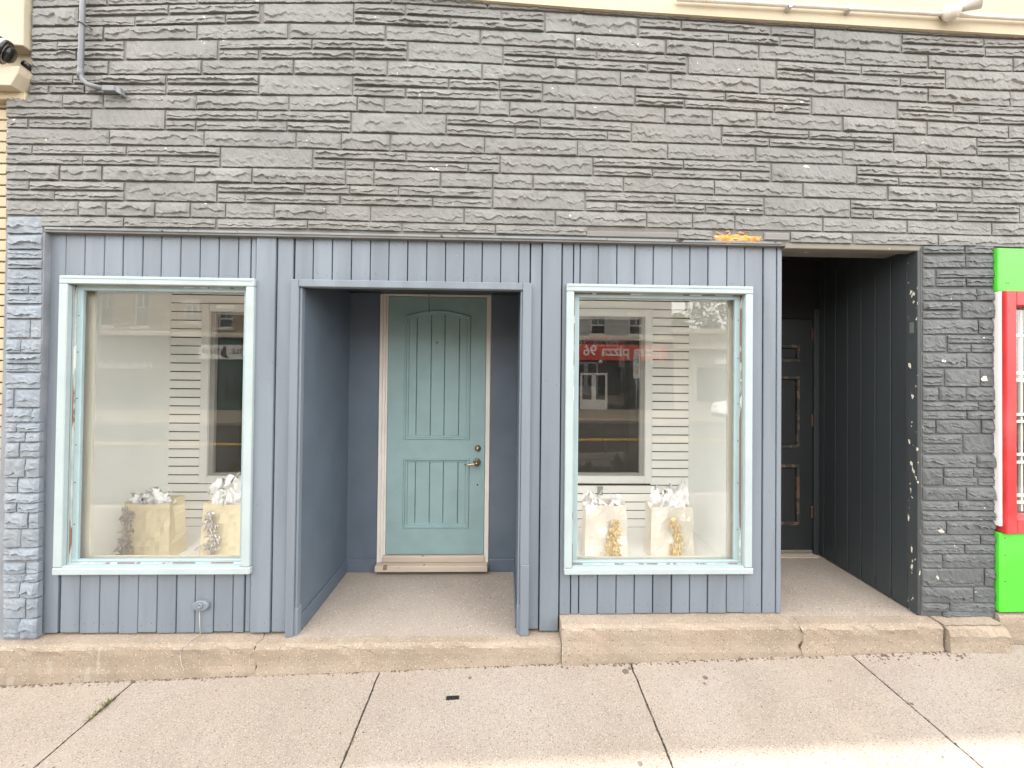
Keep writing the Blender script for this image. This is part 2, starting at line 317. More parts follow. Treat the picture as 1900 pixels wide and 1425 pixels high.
# stones, measured on the wall in millimetres: x0,x1,z bottom left,right,z top left,right
WALL="""-2801,-2376,3684,3710,3763,3782 -2368,-1860,3710,3742,3783,3806 -1851,-719,3742,3785,3806,3846 -710,-142,3785,3773,3846,3847 -131,422,3773,3763,3847,3848
433,981,3762,3745,3847,3820 989,1542,3745,3732,3820,3801 1552,2081,3731,3717,3801,3790 2091,2623,3716,3701,3790,3778 2634,3160,3701,3695,3777,3769 3169,3604,3695,3710,3769,3784
-2799,-2539,3571,3582,3676,3692 -1465,-941,3641,3655,3751,3771 218,775,3642,3628,3758,3743 1888,2431,3598,3586,3714,3698 -2531,-2024,3642,3671,3693,3724
-2016,-1495,3671,3699,3724,3749 -931,-633,3719,3719,3772,3775 -622,-57,3719,3710,3775,3763 -48,204,3710,3706,3763,3759 790,1044,3691,3684,3743,3735 1053,1604,3684,3670,3735,3722
1613,1878,3670,3661,3722,3714 2443,2962,3647,3639,3698,3689 2972,3542,3639,3648,3689,3699 -2529,-2217,3582,3595,3632,3648 -2207,-1694,3596,3628,3649,3679
-1685,-1491,3629,3640,3680,3690 -930,-365,3655,3649,3708,3704 -354,205,3649,3642,3704,3695 790,1339,3628,3617,3680,3668 1347,1661,3617,3606,3668,3658 1669,1878,3605,3598,3658,3651
2440,2968,3585,3580,3637,3630 2980,3542,3580,3587,3629,3638 -2799,-2394,3484,3502,3563,3580 -2385,-1857,3503,3526,3580,3610 -1848,-1326,3526,3550,3611,3637
-1311,-751,3550,3560,3638,3645 -740,-184,3559,3553,3645,3639 -173,391,3553,3544,3639,3630 402,950,3544,3527,3630,3617 959,1245,3527,3521,3617,3611 1254,1529,3521,3516,3611,3603
1539,2073,3516,3503,3602,3585 2084,2600,3503,3496,3585,3576 2611,3151,3496,3489,3576,3570 3160,3603,3490,3503,3570,3581 -2258,-1735,3392,3412,3500,3524
-606,-45,3443,3436,3550,3543 1096,1637,3411,3401,3516,3505 2723,3284,3370,3370,3486,3485 -2798,-2656,3430,3435,3477,3483 -2649,-2275,3436,3450,3483,3500
-1723,-1185,3473,3494,3524,3546 -1176,-619,3494,3502,3546,3551 -34,525,3494,3482,3543,3532 534,1080,3482,3469,3532,3516 1650,2176,3457,3442,3505,3493 2185,2711,3442,3434,3493,3487
3294,3603,3433,3443,3486,3495 -2797,-2546,3374,3382,3421,3430 -2536,-2274,3383,3391,3431,3440 -1721,-1496,3412,3420,3463,3472 -1476,-934,3421,3439,3473,3491
-926,-619,3440,3444,3491,3492 -34,275,3435,3426,3484,3477 287,839,3426,3417,3477,3465 848,1081,3417,3411,3465,3459 1650,1877,3400,3389,3448,3439 1886,2425,3389,3375,3439,3428
2434,2711,3375,3370,3427,3423 3294,3603,3371,3380,3423,3432 -2799,-2362,3288,3302,3366,3380 -2354,-1827,3302,3318,3381,3400 -1817,-1291,3319,3336,3401,3420
-1281,-737,3336,3345,3420,3434 -728,-170,3345,3340,3434,3430 -159,404,3340,3328,3429,3416 412,671,3328,3323,3416,3412 678,980,3322,3317,3412,3406 992,1532,3316,3302,3406,3395
1544,2067,3301,3294,3395,3376 2078,2599,3293,3279,3376,3364 2611,3131,3279,3267,3364,3361 3140,3602,3267,3281,3361,3372 -1482,-940,3206,3217,3322,3334 208,761,3216,3208,3324,3313
1871,2403,3184,3171,3289,3276 -2806,-2563,3232,3239,3280,3288 -2554,-2030,3239,3254,3288,3304 -2018,-1493,3255,3269,3305,3322 -930,-371,3281,3280,3334,3334
-361,-65,3280,3278,3334,3330 -57,198,3278,3275,3330,3324 772,1321,3265,3253,3313,3299 1330,1856,3253,3241,3299,3289 2415,2764,3228,3219,3276,3267 2772,3332,3219,3214,3267,3265
-2805,-2701,3175,3177,3223,3226 -2693,-2495,3178,3183,3226,3231 -2486,-2029,3183,3194,3232,3244 -2020,-1492,3195,3206,3245,3258 -933,-626,3217,3215,3270,3270
-616,-58,3215,3216,3270,3267 -48,199,3216,3216,3267,3265 773,1068,3208,3203,3256,3250 1077,1627,3203,3190,3250,3237 1636,1856,3190,3185,3237,3232 2415,2928,3171,3156,3219,3205
2938,3417,3156,3156,3205,3206 -2932,-2617,3087,3094,3163,3172 -2610,-2387,3094,3099,3172,3178 -2378,-1850,3099,3108,3178,3190 -1844,-1315,3108,3118,3190,3202
-1306,-911,3119,3122,3202,3209 -903,-752,3122,3123,3209,3208 -743,-522,3123,3124,3208,3207 -516,-179,3124,3125,3207,3208 -172,-1,3124,3122,3208,3208 7,396,3122,3116,3208,3205
406,947,3116,3101,3205,3197 955,1241,3101,3098,3197,3191 1249,1516,3098,3095,3191,3185 1526,2056,3095,3085,3185,3172 2067,2594,3085,3076,3172,3158 2605,3120,3075,3066,3157,3145
3128,3601,3066,3079,3144,3153 -2444,-2032,2977,2983,3090,3097 -937,-382,2996,2998,3114,3116 752,1297,2985,2981,3099,3090 2390,2913,2963,2955,3071,3062
-2930,-2454,3030,3039,3079,3090 -2021,-1497,3045,3054,3097,3107 -1489,-947,3054,3060,3107,3114 -372,185,3062,3056,3116,3111 193,741,3056,3047,3111,3099
1309,1844,3040,3032,3089,3081 1854,2379,3032,3022,3081,3071 2924,3454,3013,3017,3061,3067 -2929,-2811,2971,2972,3020,3022 -2804,-2453,2973,2977,3022,3028
-2020,-1853,2983,2985,3035,3038 -1845,-1322,2985,2994,3038,3047 -1313,-946,2994,2996,3047,3050 -371,33,2998,2991,3052,3047 42,596,2991,2989,3047,3041 603,741,2989,2985,3041,3037
1307,1596,2981,2977,3030,3026 1605,2132,2977,2969,3026,3018 2141,2378,2969,2964,3017,3013 2924,3453,2955,2957,3003,3007 -2927,-2347,2874,2884,2963,2971
-2338,-1804,2885,2891,2971,2978 -1793,-1267,2891,2895,2979,2986 -1257,-1002,2895,2892,2986,2988 -994,-712,2892,2890,2988,2989 -703,-149,2890,2888,2989,2986
-141,413,2888,2887,2986,2982 420,966,2887,2884,2982,2975 975,1508,2884,2881,2975,2970 1520,2057,2881,2877,2970,2962 2067,2588,2876,2869,2962,2952 2598,3124,2869,2862,2952,2945
3132,3600,2862,2874,2945,2953 -1700,-1169,2769,2776,2884,2886 -46,507,2772,2772,2880,2879 1621,2146,2762,2758,2872,2867 -2927,-2785,2817,2819,2867,2869
-2777,-2249,2819,2828,2869,2878 -2242,-1708,2828,2832,2878,2884 -1158,-616,2836,2832,2886,2882 -608,-55,2832,2831,2882,2880 517,1063,2830,2827,2879,2876
1071,1607,2827,2822,2876,2872 2156,2682,2817,2811,2867,2860 2692,3227,2811,2805,2860,2856 3235,3600,2805,2813,2857,2865 -2926,-2496,2757,2764,2807,2814
-2489,-2064,2764,2770,2814,2820 -2053,-1707,2770,2769,2820,2821 -1158,-976,2776,2775,2826,2825 -969,-805,2775,2774,2825,2823 -796,-245,2774,2772,2823,2821
-238,-56,2772,2772,2821,2821 518,871,2772,2770,2821,2818 880,1418,2770,2764,2818,2814 1427,1607,2764,2763,2814,2812 2156,2414,2758,2755,2808,2804 2423,2948,2755,2749,2804,2798
2957,3224,2749,2742,2798,2794 3233,3599,2742,2751,2794,2803 -2924,-2628,2665,2669,2749,2754 -2618,-2384,2669,2672,2754,2758 -2376,-1853,2672,2676,2758,2762
-1845,-1522,2676,2679,2762,2764 -1512,-973,2679,2682,2764,2767 -963,-805,2682,2682,2767,2766 -799,-412,2682,2682,2766,2765 -402,-97,2682,2681,2765,2765 -90,145,2681,2680,2765,2765
154,694,2680,2678,2765,2763 704,1256,2678,2671,2763,2758 1265,1809,2671,2668,2758,2753 1818,2342,2668,2663,2753,2748 2354,2881,2662,2657,2748,2742 2892,3452,2657,2659,2742,2739
-2247,-1723,2558,2560,2665,2669 -87,462,2559,2557,2673,2671 1575,2106,2553,2549,2661,2657 3198,3660,2540,2549,2646,2655 -2922,-2797,2609,2610,2658,2659
-2789,-2258,2610,2616,2659,2665 -1714,-1213,2620,2623,2670,2673 -1204,-947,2623,2624,2673,2674 -939,-658,2624,2623,2674,2674 -650,-98,2623,2621,2674,2673
470,1011,2619,2616,2671,2666 1020,1563,2616,2612,2666,2661 2116,2652,2608,2602,2657,2651 2661,3187,2602,2598,2651,2646 -2921,-2651,2550,2553,2599,2602
-2645,-2257,2553,2558,2602,2607 -1713,-1560,2560,2561,2610,2611 -1551,-1007,2561,2563,2611,2614 -998,-1003,2563,2563,2614,2614 -995,-455,2563,2561,2614,2612
-447,-98,2561,2560,2612,2611 473,654,2557,2557,2609,2608 662,1199,2557,2557,2608,2605 1208,1564,2557,2553,2605,2602 2116,2251,2549,2547,2598,2597 2259,2790,2547,2541,2596,2591
2800,3187,2541,2540,2590,2588 -2917,-2516,2460,2463,2542,2547 -2508,-2357,2463,2464,2547,2549 -2349,-2079,2464,2466,2549,2551 -2071,-1875,2466,2467,2551,2552
-1868,-1670,2467,2468,2552,2553 -1663,-1387,2468,2470,2553,2554 -1378,-1084,2470,2469,2554,2555 -1077,-1087,2469,2469,2555,2555 -1080,-824,2469,2465,2555,2555
-815,-267,2465,2464,2555,2552 -258,281,2464,2465,2552,2550 291,840,2465,2463,2550,2549 847,1123,2463,2461,2549,2549 1131,1383,2461,2459,2549,2547 1393,1932,2459,2460,2547,2542
1943,2468,2460,2460,2542,2537 2478,3009,2460,2455,2537,2532 3018,3598,2455,2466,2532,2540 -2723,-2255,2396,2402,2454,2457 -2247,-1726,2402,2407,2457,2460
-1714,-1191,2407,2412,2460,2462 -1184,-637,2412,2407,2462,2457 -627,-77,2407,2406,2457,2456 -69,479,2405,2403,2456,2457 1038,1249,2396,2393,2454,2452 1738,2121,2387,2386,2452,2452
2131,2664,2386,2386,2452,2450 2674,3231,2386,2383,2450,2451"""
PIERL="""-2907,-2715,2350,2354,2447,2451 -2905,-2714,2258,2261,2341,2345 -2905,-2713,2205,2208,2252,2256 -2904,-2712,2146,2150,2196,2199 -2903,-2711,2058,2061,2141,2144
-2902,-2784,2001,2003,2049,2051 -2778,-2711,2003,2004,2051,2052 -2902,-2710,1943,1946,1993,1995 -2901,-2709,1855,1858,1931,1934 -2900,-2771,1744,1745,1846,1848
-2764,-2708,1745,1746,1848,1849 -2899,-2819,1656,1657,1731,1732 -2813,-2707,1657,1658,1733,1734 -2898,-2706,1596,1598,1649,1651 -2897,-2782,1547,1548,1587,1588
-2775,-2705,1548,1549,1588,1589 -2896,-2704,1450,1452,1538,1540 -2895,-2853,1341,1341,1441,1441 -2846,-2703,1341,1343,1442,1443 -2894,-2747,1257,1258,1332,1333
-2740,-2702,1258,1258,1333,1334 -2893,-2834,1201,1201,1248,1248 -2827,-2701,1201,1202,1248,1249 -2893,-2782,1143,1143,1194,1194 -2775,-2700,1143,1144,1194,1195
-2892,-2814,1055,1056,1134,1134 -2807,-2700,1056,1056,1134,1135 -2891,-2781,938,938,1041,1042 -2774,-2698,938,939,1042,1042 -2890,-2818,851,851,927,928 -2811,-2697,851,851,928,928
-2889,-2696,793,793,842,842 -2888,-2823,737,737,788,788 -2816,-2696,737,737,788,788 -2887,-2757,645,644,732,732 -2750,-2695,644,644,732,732 -2886,-2793,536,536,636,636
-2787,-2694,536,536,636,636 -2885,-2693,465,465,526,526 -2884,-2764,387,386,444,444 -2757,-2692,386,386,444,444 -2884,-2763,340,339,383,383 -2756,-2691,339,339,383,383
-2883,-2792,248,247,331,331 -2785,-2690,247,247,331,330 -2882,-2759,131,130,239,238 -2752,-2689,130,130,238,238 -2880,-2790,18,18,123,122 -2783,-2688,18,17,122,121"""
PIERR="""2575,2835,2335,2340,2382,2387 2843,3028,2340,2343,2387,2390 2574,2841,2246,2251,2322,2326 2848,3029,2251,2254,2327,2330 2574,2648,2133,2134,2237,2238
2660,3029,2185,2192,2238,2245 2660,2844,2133,2136,2180,2183 2852,3029,2136,2139,2183,2186 2574,2912,2043,2048,2114,2120 2920,3029,2048,2050,2120,2122 2574,2811,1987,1990,2034,2037
2573,2811,1934,1937,1977,1981 2826,3029,1937,1940,2037,2040 2573,2921,1836,1841,1921,1926 2929,3029,1841,1842,1926,1927 2573,2719,1728,1729,1827,1829 2731,3029,1782,1786,1829,1833
2731,2876,1726,1727,1773,1774 2884,3030,1727,1729,1774,1776 2573,2847,1630,1633,1714,1718 2855,3030,1633,1635,1718,1720 2572,2702,1574,1575,1617,1618 2572,2702,1518,1519,1565,1566
2715,2934,1513,1515,1618,1621 2942,3030,1516,1516,1621,1622 2572,2669,1424,1425,1505,1506 2677,2843,1425,1426,1506,1507 2851,3030,1426,1428,1507,1509 2572,2920,1366,1369,1415,1418
2928,3030,1369,1370,1418,1419 2572,2847,1312,1314,1359,1361 2854,3030,1314,1315,1361,1362 2571,2649,1224,1225,1303,1303 2657,2939,1225,1227,1303,1305 2947,3030,1227,1227,1305,1306
2571,2815,1165,1166,1213,1215 2571,2815,1103,1104,1153,1155 2831,3031,1104,1105,1215,1216 2571,2910,1014,1015,1088,1090 2918,3031,1015,1015,1090,1090 2571,2691,907,908,1004,1005
2705,2890,958,959,1005,1005 2898,3031,959,959,1005,1006 2705,2919,906,906,949,949 2927,3031,906,907,949,950 2570,2846,814,815,889,889 2853,3031,815,815,889,890
2570,2793,753,753,803,804 2801,3031,753,753,804,804 2570,3031,692,692,744,744 2570,2716,605,604,682,682 2724,3032,604,604,682,682 2569,2932,545,545,595,595
2940,3032,545,544,595,595 2569,2831,489,489,538,537 2839,3032,489,488,537,537 2569,2691,401,400,478,478 2698,3032,400,399,478,477 2569,2957,289,288,391,390
2964,3032,288,287,390,390 2568,2889,188,186,276,275 2897,3032,186,185,275,274 2568,2735,136,135,182,181 2742,3032,135,133,181,180 2698,3033,94,92,131,129"""

# ================================================================ THE SHOP BUILDING
SHOP = thing('shop_building', 'grey stone shopfront with blue-grey boards, two display windows and a teal door', 'building', (0.1, 0, 0))

# ---- stone facing: every stone a rock-faced block of its own
def stone(q, m, parent, k, flat=0.0, proud=1.0):
    x0, x1, zbl, zbr, ztl, ztr = [c/1000.0 for c in q]
    Lx = x1-x0; H = ((ztl-zbl)+(ztr-zbr))/2
    n = max(4, int(round(Lx/0.0145))); sd_ = k*3.71
    tall = H > .10
    calm = tall and random.random() < .5
    rid0 = random.uniform(.45, .68); amp = random.uniform(.007, .014)*proud; stp = random.uniform(.45, .9)
    if calm: amp *= .6; rid0 = random.uniform(.6, .85); stp *= .6
    lean = random.uniform(-.004, .004); V = []; F = []
    rows = 9; cols = n+1
    for j in range(cols):
        t = j/n
        x = x0+Lx*t + (random.uniform(-.003, .003) if 0 < j < n else random.uniform(-.0012, .0012))
        zb = zbl+(zbr-zbl)*t; zt = ztl+(ztr-ztl)*t; h = zt-zb
        e = fb(x*11, sd_, 1.3); e2 = fb(x*34, sd_, 7.7); e3 = fb(x*6, sd_, 4.1); e4 = fb(x*70, sd_, 2.2)
        rid = max(.22, min(.84, rid0 + .20*e + .16*e2 + .06*e4))
        out = amp*(1 + .8*e3 + .35*e2)
        step = out*max(.1, min(1.0, stp + .9*fb(x*17, sd_, 9.2)))
        endf = min(1, min(t, 1-t)*Lx/.014 + .25)
        b1, b2 = .010/h, 1-.008/h
        vs_ = [0.0, min(b1, rid*.3), rid*.45, rid*.78, rid, min(.93, rid+.07+.05*abs(e4)), min(.955, (rid+.07+b2)/2+.02), .972, 1.0]
        low = max(.35*out, out-step); und = (.006 if H < .062 else .0042)*proud
        os_ = [0.0, out*.55, out*.84, out*.98, out+und*.4, low+und*.5, low+und*.7, low*.9+und, low*.6+und]
        for i, (v_, o_) in enumerate(zip(vs_, os_)):
            z = zt-h*v_
            wob = 0 if i in (0, rows-1) else .0034*fb(x*42, z*42, sd_)*proud + .0013*random.uniform(-1, 1)
            V.append((x, -.0055 - (max(0, o_+wob)*endf) - .0012*e2*(i in (0, rows-1)) + lean*(t-.5), z + .0012*random.uniform(-1, 1)))
    for j in range(cols-1):
        for i in range(rows-1):
            a = j*rows+i; F.append((a, a+1, a+rows+1, a+rows))
    nb = len(V)
    for j in range(cols):
        V.append((V[j*rows][0], .016, V[j*rows][2])); V.append((V[j*rows+rows-1][0], .016, V[j*rows+rows-1][2]))
    for j in range(cols-1):
        F.append((j*rows, (j+1)*rows, nb+2*(j+1), nb+2*j))
        F.append((j*rows+rows-1, nb+2*j+1, nb+2*(j+1)+1, (j+1)*rows+rows-1))
    last = (cols-1)*rows
    F.append(tuple(list(range(rows))[::-1] + [nb, nb+1]))
    F.append(tuple([last+i for i in range(rows)] + [nb+2*(cols-1)+1, nb+2*(cols-1)]))
    return mk('stone', V, F, m, parent)
def parse(s): return [[int(v) for v in w_.split(',')] for w_ in s.split()]
wall = extr('stone_wall', [(-2.925, 2.365), (3.30, 2.365), (3.30, 3.70), (.42, 3.80), (-2.79, 3.96), (-2.79, 3.125), (-2.925, 3.125)], -.0025, .22, 'mortar', SHOP)
for k, q in enumerate(parse(WALL)): stone(q, 'stone', wall, k)
pier_l = bx('stone_pier', -2.922, -2.703, -.0025, .22, -.01, 2.363, 'mortar_blue', SHOP)
for k, q in enumerate(parse(PIERL)): stone(q, 'stone_blue', pier_l, 400+k, proud=1.25)
pier_l['label'] = 'blue-grey painted stone pier beside the cream brick'
pier_r = bx('stone_pier', 2.562, 3.022, -.0025, .22, .10, 2.363, 'mortar_dark', SHOP)
for k, q in enumerate(parse(PIERR)): stone(q, 'stone_dark', pier_r, 600+k)
pier_r['label'] = 'dark painted stone pier beside the neon green panel'

# ---- upper storey
up = extr('upper_wall', [(-2.80, 3.94), (-.6, 3.815), (.42, 3.772), (1.6, 3.738), (3.30, 3.696), (3.30, 7.6), (-2.80, 7.6)], -.032, .3, 'cream', SHOP)
bx('roof_slab', -2.9, 3.4, .3, 8, 7.35, 7.55, 'mortar', SHOP)

# ---- the board front
PF, PB = .030, .052            # front and back of the boards
def zt_(x): return 2.398 - .0085*(x+2.7)/4.4
boards = bx('board_front', -2.735, 1.700, PB+.001, PB+.02, -.004, 2.372, 'gap', SHOP)
# openings are cut by building the backing of strips
me = boards.data; bm = bmesh.new()
WL = (-2.568, -1.545, .416, 2.064); WR = (.407, 1.462, .402, 2.066)   # clear openings of the two display windows
RX0, RX1, RZ = -1.238, .095, 2.068                                        # entry recess
for a in ((-2.735, WL[0], .004, 2.372), (WL[0], WL[1], 2.062, 2.372), (WL[0], WL[1], .004, .418), (WL[1], RX0, .004, 2.372),
          (RX0, RX1, RZ, 2.372), (RX1, WR[0], .004, 2.372), (WR[0], WR[1], WR[3], 2.372), (WR[0], WR[1], .06, WR[2]), (WR[1], 1.700, .06, 2.372)):
    abox(bm, a[0], a[1], PB+.001, PB+.02, a[2], a[3])
bm.to_mesh(me); bm.free()
NAILS = []
def plank(x0, x1, z0, z1, m='plank', dy=None):
    g = .0028; d = random.uniform(-.0025, .0025) if dy is None else dy
    bm = bmesh.new(); abox(bm, x0+g*random.uniform(.6, 1.3), x1-g*random.uniform(.6, 1.3), PF+d, PB, z0, z1, .0045, 2)
    o_ = from_bm('board', bm, m, boards)
    zz_ = [z0+.05, z1-.05] if z1-z0 < 1 else [z0+.06, z0+.75, z0+1.5, z1-.06]
    for zn in zz_:
        for s_ in ((.25, .75) if x1-x0 > .09 else (.5,)):
            if random.random() < .8: NAILS.append((x0+(x1-x0)*(s_+random.uniform(-.04, .04)), PF+d-.0006, zn+random.uniform(-.012, .012)))
    return o_
LT = [-2.733, -2.622, -2.509, -2.395, -2.286, -2.173, -2.066, -1.952, -1.838, -1.728, -1.615, -1.512]
LB = [-2.714, -2.604, -2.492, -2.38, -2.27, -2.157, -2.049, -1.939, -1.829, -1.72, -1.609, -1.498]
RT = [0.328, 0.447, 0.558, 0.674, 0.786, 0.901, 1.017, 1.13, 1.244, 1.36, 1.474, 1.583, 1.699]
RB = [0.344, 0.456, 0.57, 0.685, 0.796, 0.911, 1.027, 1.139, 1.252, 1.368, 1.479, 1.596, 1.7]
CT = [-1.28, -1.17, -1.056, -0.944, -0.83, -0.718, -0.605, -0.49, -0.377, -0.266, -0.154, -0.04, 0.07, 0.139]
def bot(): return random.uniform(.004, .016)
plank(-2.728, -2.618, bot(), zt_(-2.7))                                   # full height beside the left window
for i in range(1, 10): plank(LT[i], LT[i+1], 2.075, zt_(LT[i]))
for i in range(1, 10): plank(LB[i], LB[i+1], bot(), .405)
plank(-1.540, -1.505, bot(), zt_(-1.6)); plank(LT[10], -1.542, 2.075, zt_(-1.6)); plank(LB[10], -1.542, bot(), .405)
plank(-1.503, -1.383, bot(), zt_(-1.5), dy=-.012); plank(-1.382, -1.286, bot(), zt_(-1.4), dy=-.004)
for i in range(len(CT)-1): plank(CT[i], CT[i+1], 2.10, zt_(CT[i]))
plank(.141, .212, bot(), zt_(.14)); plank(.214, .334, bot(), zt_(.2), dy=-.010)
plank(.336, .405, .102, zt_(.33)); plank(.407, .447, 2.075, zt_(.4)); plank(.407, .456, .102, .392)
for i in range(1, 10): plank(RT[i], RT[i+1], 2.075, zt_(RT[i]))
for i in range(1, 10): plank(RB[i], RB[i+1], .098+bot()*.6, .392)
plank(1.474, 1.590, .102, zt_(1.5)); plank(1.592, 1.676, .102, zt_(1.6))
cb = bx('corner_board', 1.678, 1.7065, .026, .10, .102, zt_(1.7)-.004, 'plank', boards, .004, 2)
bm = bmesh.new()
for x_, y_, z_ in NAILS:
    g = [bm.verts.new((x_+.0032*math.cos(k*1.047), y_, z_+.0032*math.sin(k*1.047))) for k in range(6)]; bm.faces.new(g)
    g2 = [bm.verts.new((x_+.0036*math.cos(k*1.047), y_+.002, z_+.0036*math.sin(k*1.047))) for k in range(6)]
    for k in range(6): bm.faces.new((g[k], g[(k+1) % 6], g2[(k+1) % 6], g2[k]))
from_bm('nail_heads', bm, 'dark_seam', boards)['kind'] = 'stuff'
# wood around the stone / board joint
for a, b in ((-2.70, -1.60), (-1.598, -.30), (-.298, .60), (.602, 1.68)):
    dz = random.uniform(-.002, .002)
    extr('drip_board', [(a, 2.379+dz-.004*(a+2.7)/4.4), (b, 2.379+dz-.004*(b+2.7)/4.4), (b, 2.393+dz-.004*(b+2.7)/4.4), (a, 2.394+dz-.004*(a+2.7)/4.4)], -.006-random.uniform(0, .004), .028, 'drip', SHOP, .002)
bx('weathered_strip', .478, 1.035, -.012, .012, 2.398, 2.432, 'old_wood', SHOP, .004)
bx('wood_block', 1.572, 1.728, -.014, .012, 2.396, 2.443, 'old_wood', SHOP, .005)
bm = bmesh.new()
def lump(bm, c, r, sq=(1, 1, 1), am=.35, sub=2, seed=0):
    g = bmesh.ops.create_icosphere(bm, subdivisions=sub, radius=1)
    for v in g['verts']:
        d = 1 + am*fb(v.co.x*1.7+seed, v.co.y*1.7, v.co.z*1.7)
        v.co = Vector((c[0]+v.co.x*r*sq[0]*d, c[1]+v.co.y*r*sq[1]*d, c[2]+v.co.z*r*sq[2]*d))
for k, (x, z, r, s) in enumerate(((1.30, 2.405, .030, 1.5), (1.52, 2.405, .026, 1.5), (1.40, 2.41, .03, 1.6), (1.475, 2.405, .028, 1.3), (1.335, 2.402, .034, 1.5), (1.345, 2.418, .022, 1), (1.385, 2.400, .022, 1.4), (1.440, 2.405, .03, 1.4), (1.455, 2.418, .022, 1), (1.495, 2.398, .018, 1.3), (1.29, 2.398, .014, 1.3))):
    lump(bm, (x, .004, z), r, (s, .6, .75), .5, 2, k*5.1)
from_bm('filler_foam', bm, 'foam', SHOP)['label'] = 'orange filler foam in a broken stone gap'
bm = bmesh.new()
for k in range(60):
    x = random.uniform(1.255, 1.565); z = random.uniform(2.388, 2.446)
    if 1.30 < x < 1.49 and z < 2.425: continue
    lump(bm, (x, .000, z), random.uniform(.008, .015), (1.3, .8, .8), .6, 1, k*3.3)
from_bm('crumbled_mortar', bm, 'rubble', SHOP)['kind'] = 'stuff'

# ---- display windows
def window(o, g0, lab):
    """o: outer casing x0,x1,z0,z1   g0: clear opening"""
    X0, X1, Z0, Z1 = o; a0, a1, b0, b1 = g0
    W_ = bpy.data.objects.new('display_window', None); put(W_, SHOP); W_['label'] = lab
    yf, yb = -.004, .029
    bx('casing', X0, X1, yf, yb, b1, Z1, 'aqua', W_, .004)                                   # head
    bx('casing', X0, X1+.006, yf-.004, yb, Z0, b0-.006, 'aqua', W_, .005)                    # bottom
    bx('casing', X0, a0, yf, yb, b0-.004, b1-.001, 'aqua', W_, .004)
    bx('casing', a1, X1, yf, yb, b0-.004, b1-.001, 'aqua', W_, .004)
    bx('edge_bead', X0+.008, X1-.008, yf-.003, yf+.002, Z1-.016, Z1-.012, 'aqua', W_)
    bx('reveal', a0-.012, a0+.0015, yb+.001, .036, b0, b1, 'aqua_in', W_); bx('reveal', a1-.0015, a1+.012, yb+.001, .036, b0, b1, 'aqua_in', W_)
    bx('reveal', a0, a1, yb+.001, .036, b1-.002, b1+.012, 'aqua_in', W_)
    bx('sill', a0+.001, a1-.001, -.002, .050, b0-.02, b0+.003, 'aqua_in', W_, .003)
    bx('peeling_strip', a0-.010, a0+.010, .037, .043, b0, b1, 'peel', W_); bx('peeling_strip', a1-.010, a1+.010, .037, .043, b0, b1, 'peel', W_)
    bx('peeling_strip', a0, a1, .037, .043, b1-.009, b1+.010, 'peel', W_); bx('peeling_strip', a0+.002, a1-.002, .028, .036, b0+.003, b0+.007, 'peel', W_)
    s = .040
    bx('glazing_stop', a0-.008, a0+s, .044, .066, b0+.004, b1-.010, 'aqua_in', W_, .004); bx('glazing_stop', a1-s, a1+.008, .044, .066, b0+.004, b1-.010, 'aqua_in', W_, .004)
    bx('glazing_stop', a0-.008, a1+.008, .0425, .066, b1-.030, b1+.008, 'aqua_in', W_, .004); bx('glazing_stop', a0-.008, a1+.008, .040, .064, b0-.01, b0+.020, 'aqua_in', W_, .004)
    # pane leans back by a degree
    ti = .0165; z0, z1 = b0+.008, b1-.015; y0 = .068
    V = []
    for y_ in (0, .005):
        for x_, z_ in ((a0-.01, z0), (a1+.01, z0), (a1+.01, z1), (a0-.01, z1)): V.append((x_, y0+y_+(z_-z0)*ti, z_))
    mk('pane', V, [(0, 1, 2, 3), (7, 6, 5, 4), (0, 4, 5, 1), (1, 5, 6, 2), (2, 6, 7, 3), (3, 7, 4, 0)], 'glass', W_)
    for x_, xx in ((a0-.005, a0+s+.010), (a1-s-.010, a1+.005)):
        bx('inner_jamb', x_, xx, .106, .118, b0-.01, b1, 'cream_in', W_)
    bx('inner_sill', a0-.005, a1+.005, .1045, .118, b0-.05, b0+.012, 'cream_in', W_)
    bx('inner_head', a0-.005, a1+.005, .107, .118, b1-.022, b1+.05, 'cream_in', W_)
    # little nail heads on the stops
    for i in range(6):
        z_ = b0+.2+i*.26+random.uniform(-.04, .04); x_ = a0 if X0 < 0 else a1
        x_ += .02 if X0 < 0 else -.02
        bx('nail', x_-.002, x_+.003, .0425, .046, z_, z_+.006, 'rubber', W_)
    return W_
window((-2.617, -1.497, .369, 2.112), WL, 'display window with two kraft gift bags, left of the door')
window((.361, 1.508, .359, 2.112), WR, 'display window with two foil gift bags, right of the door')

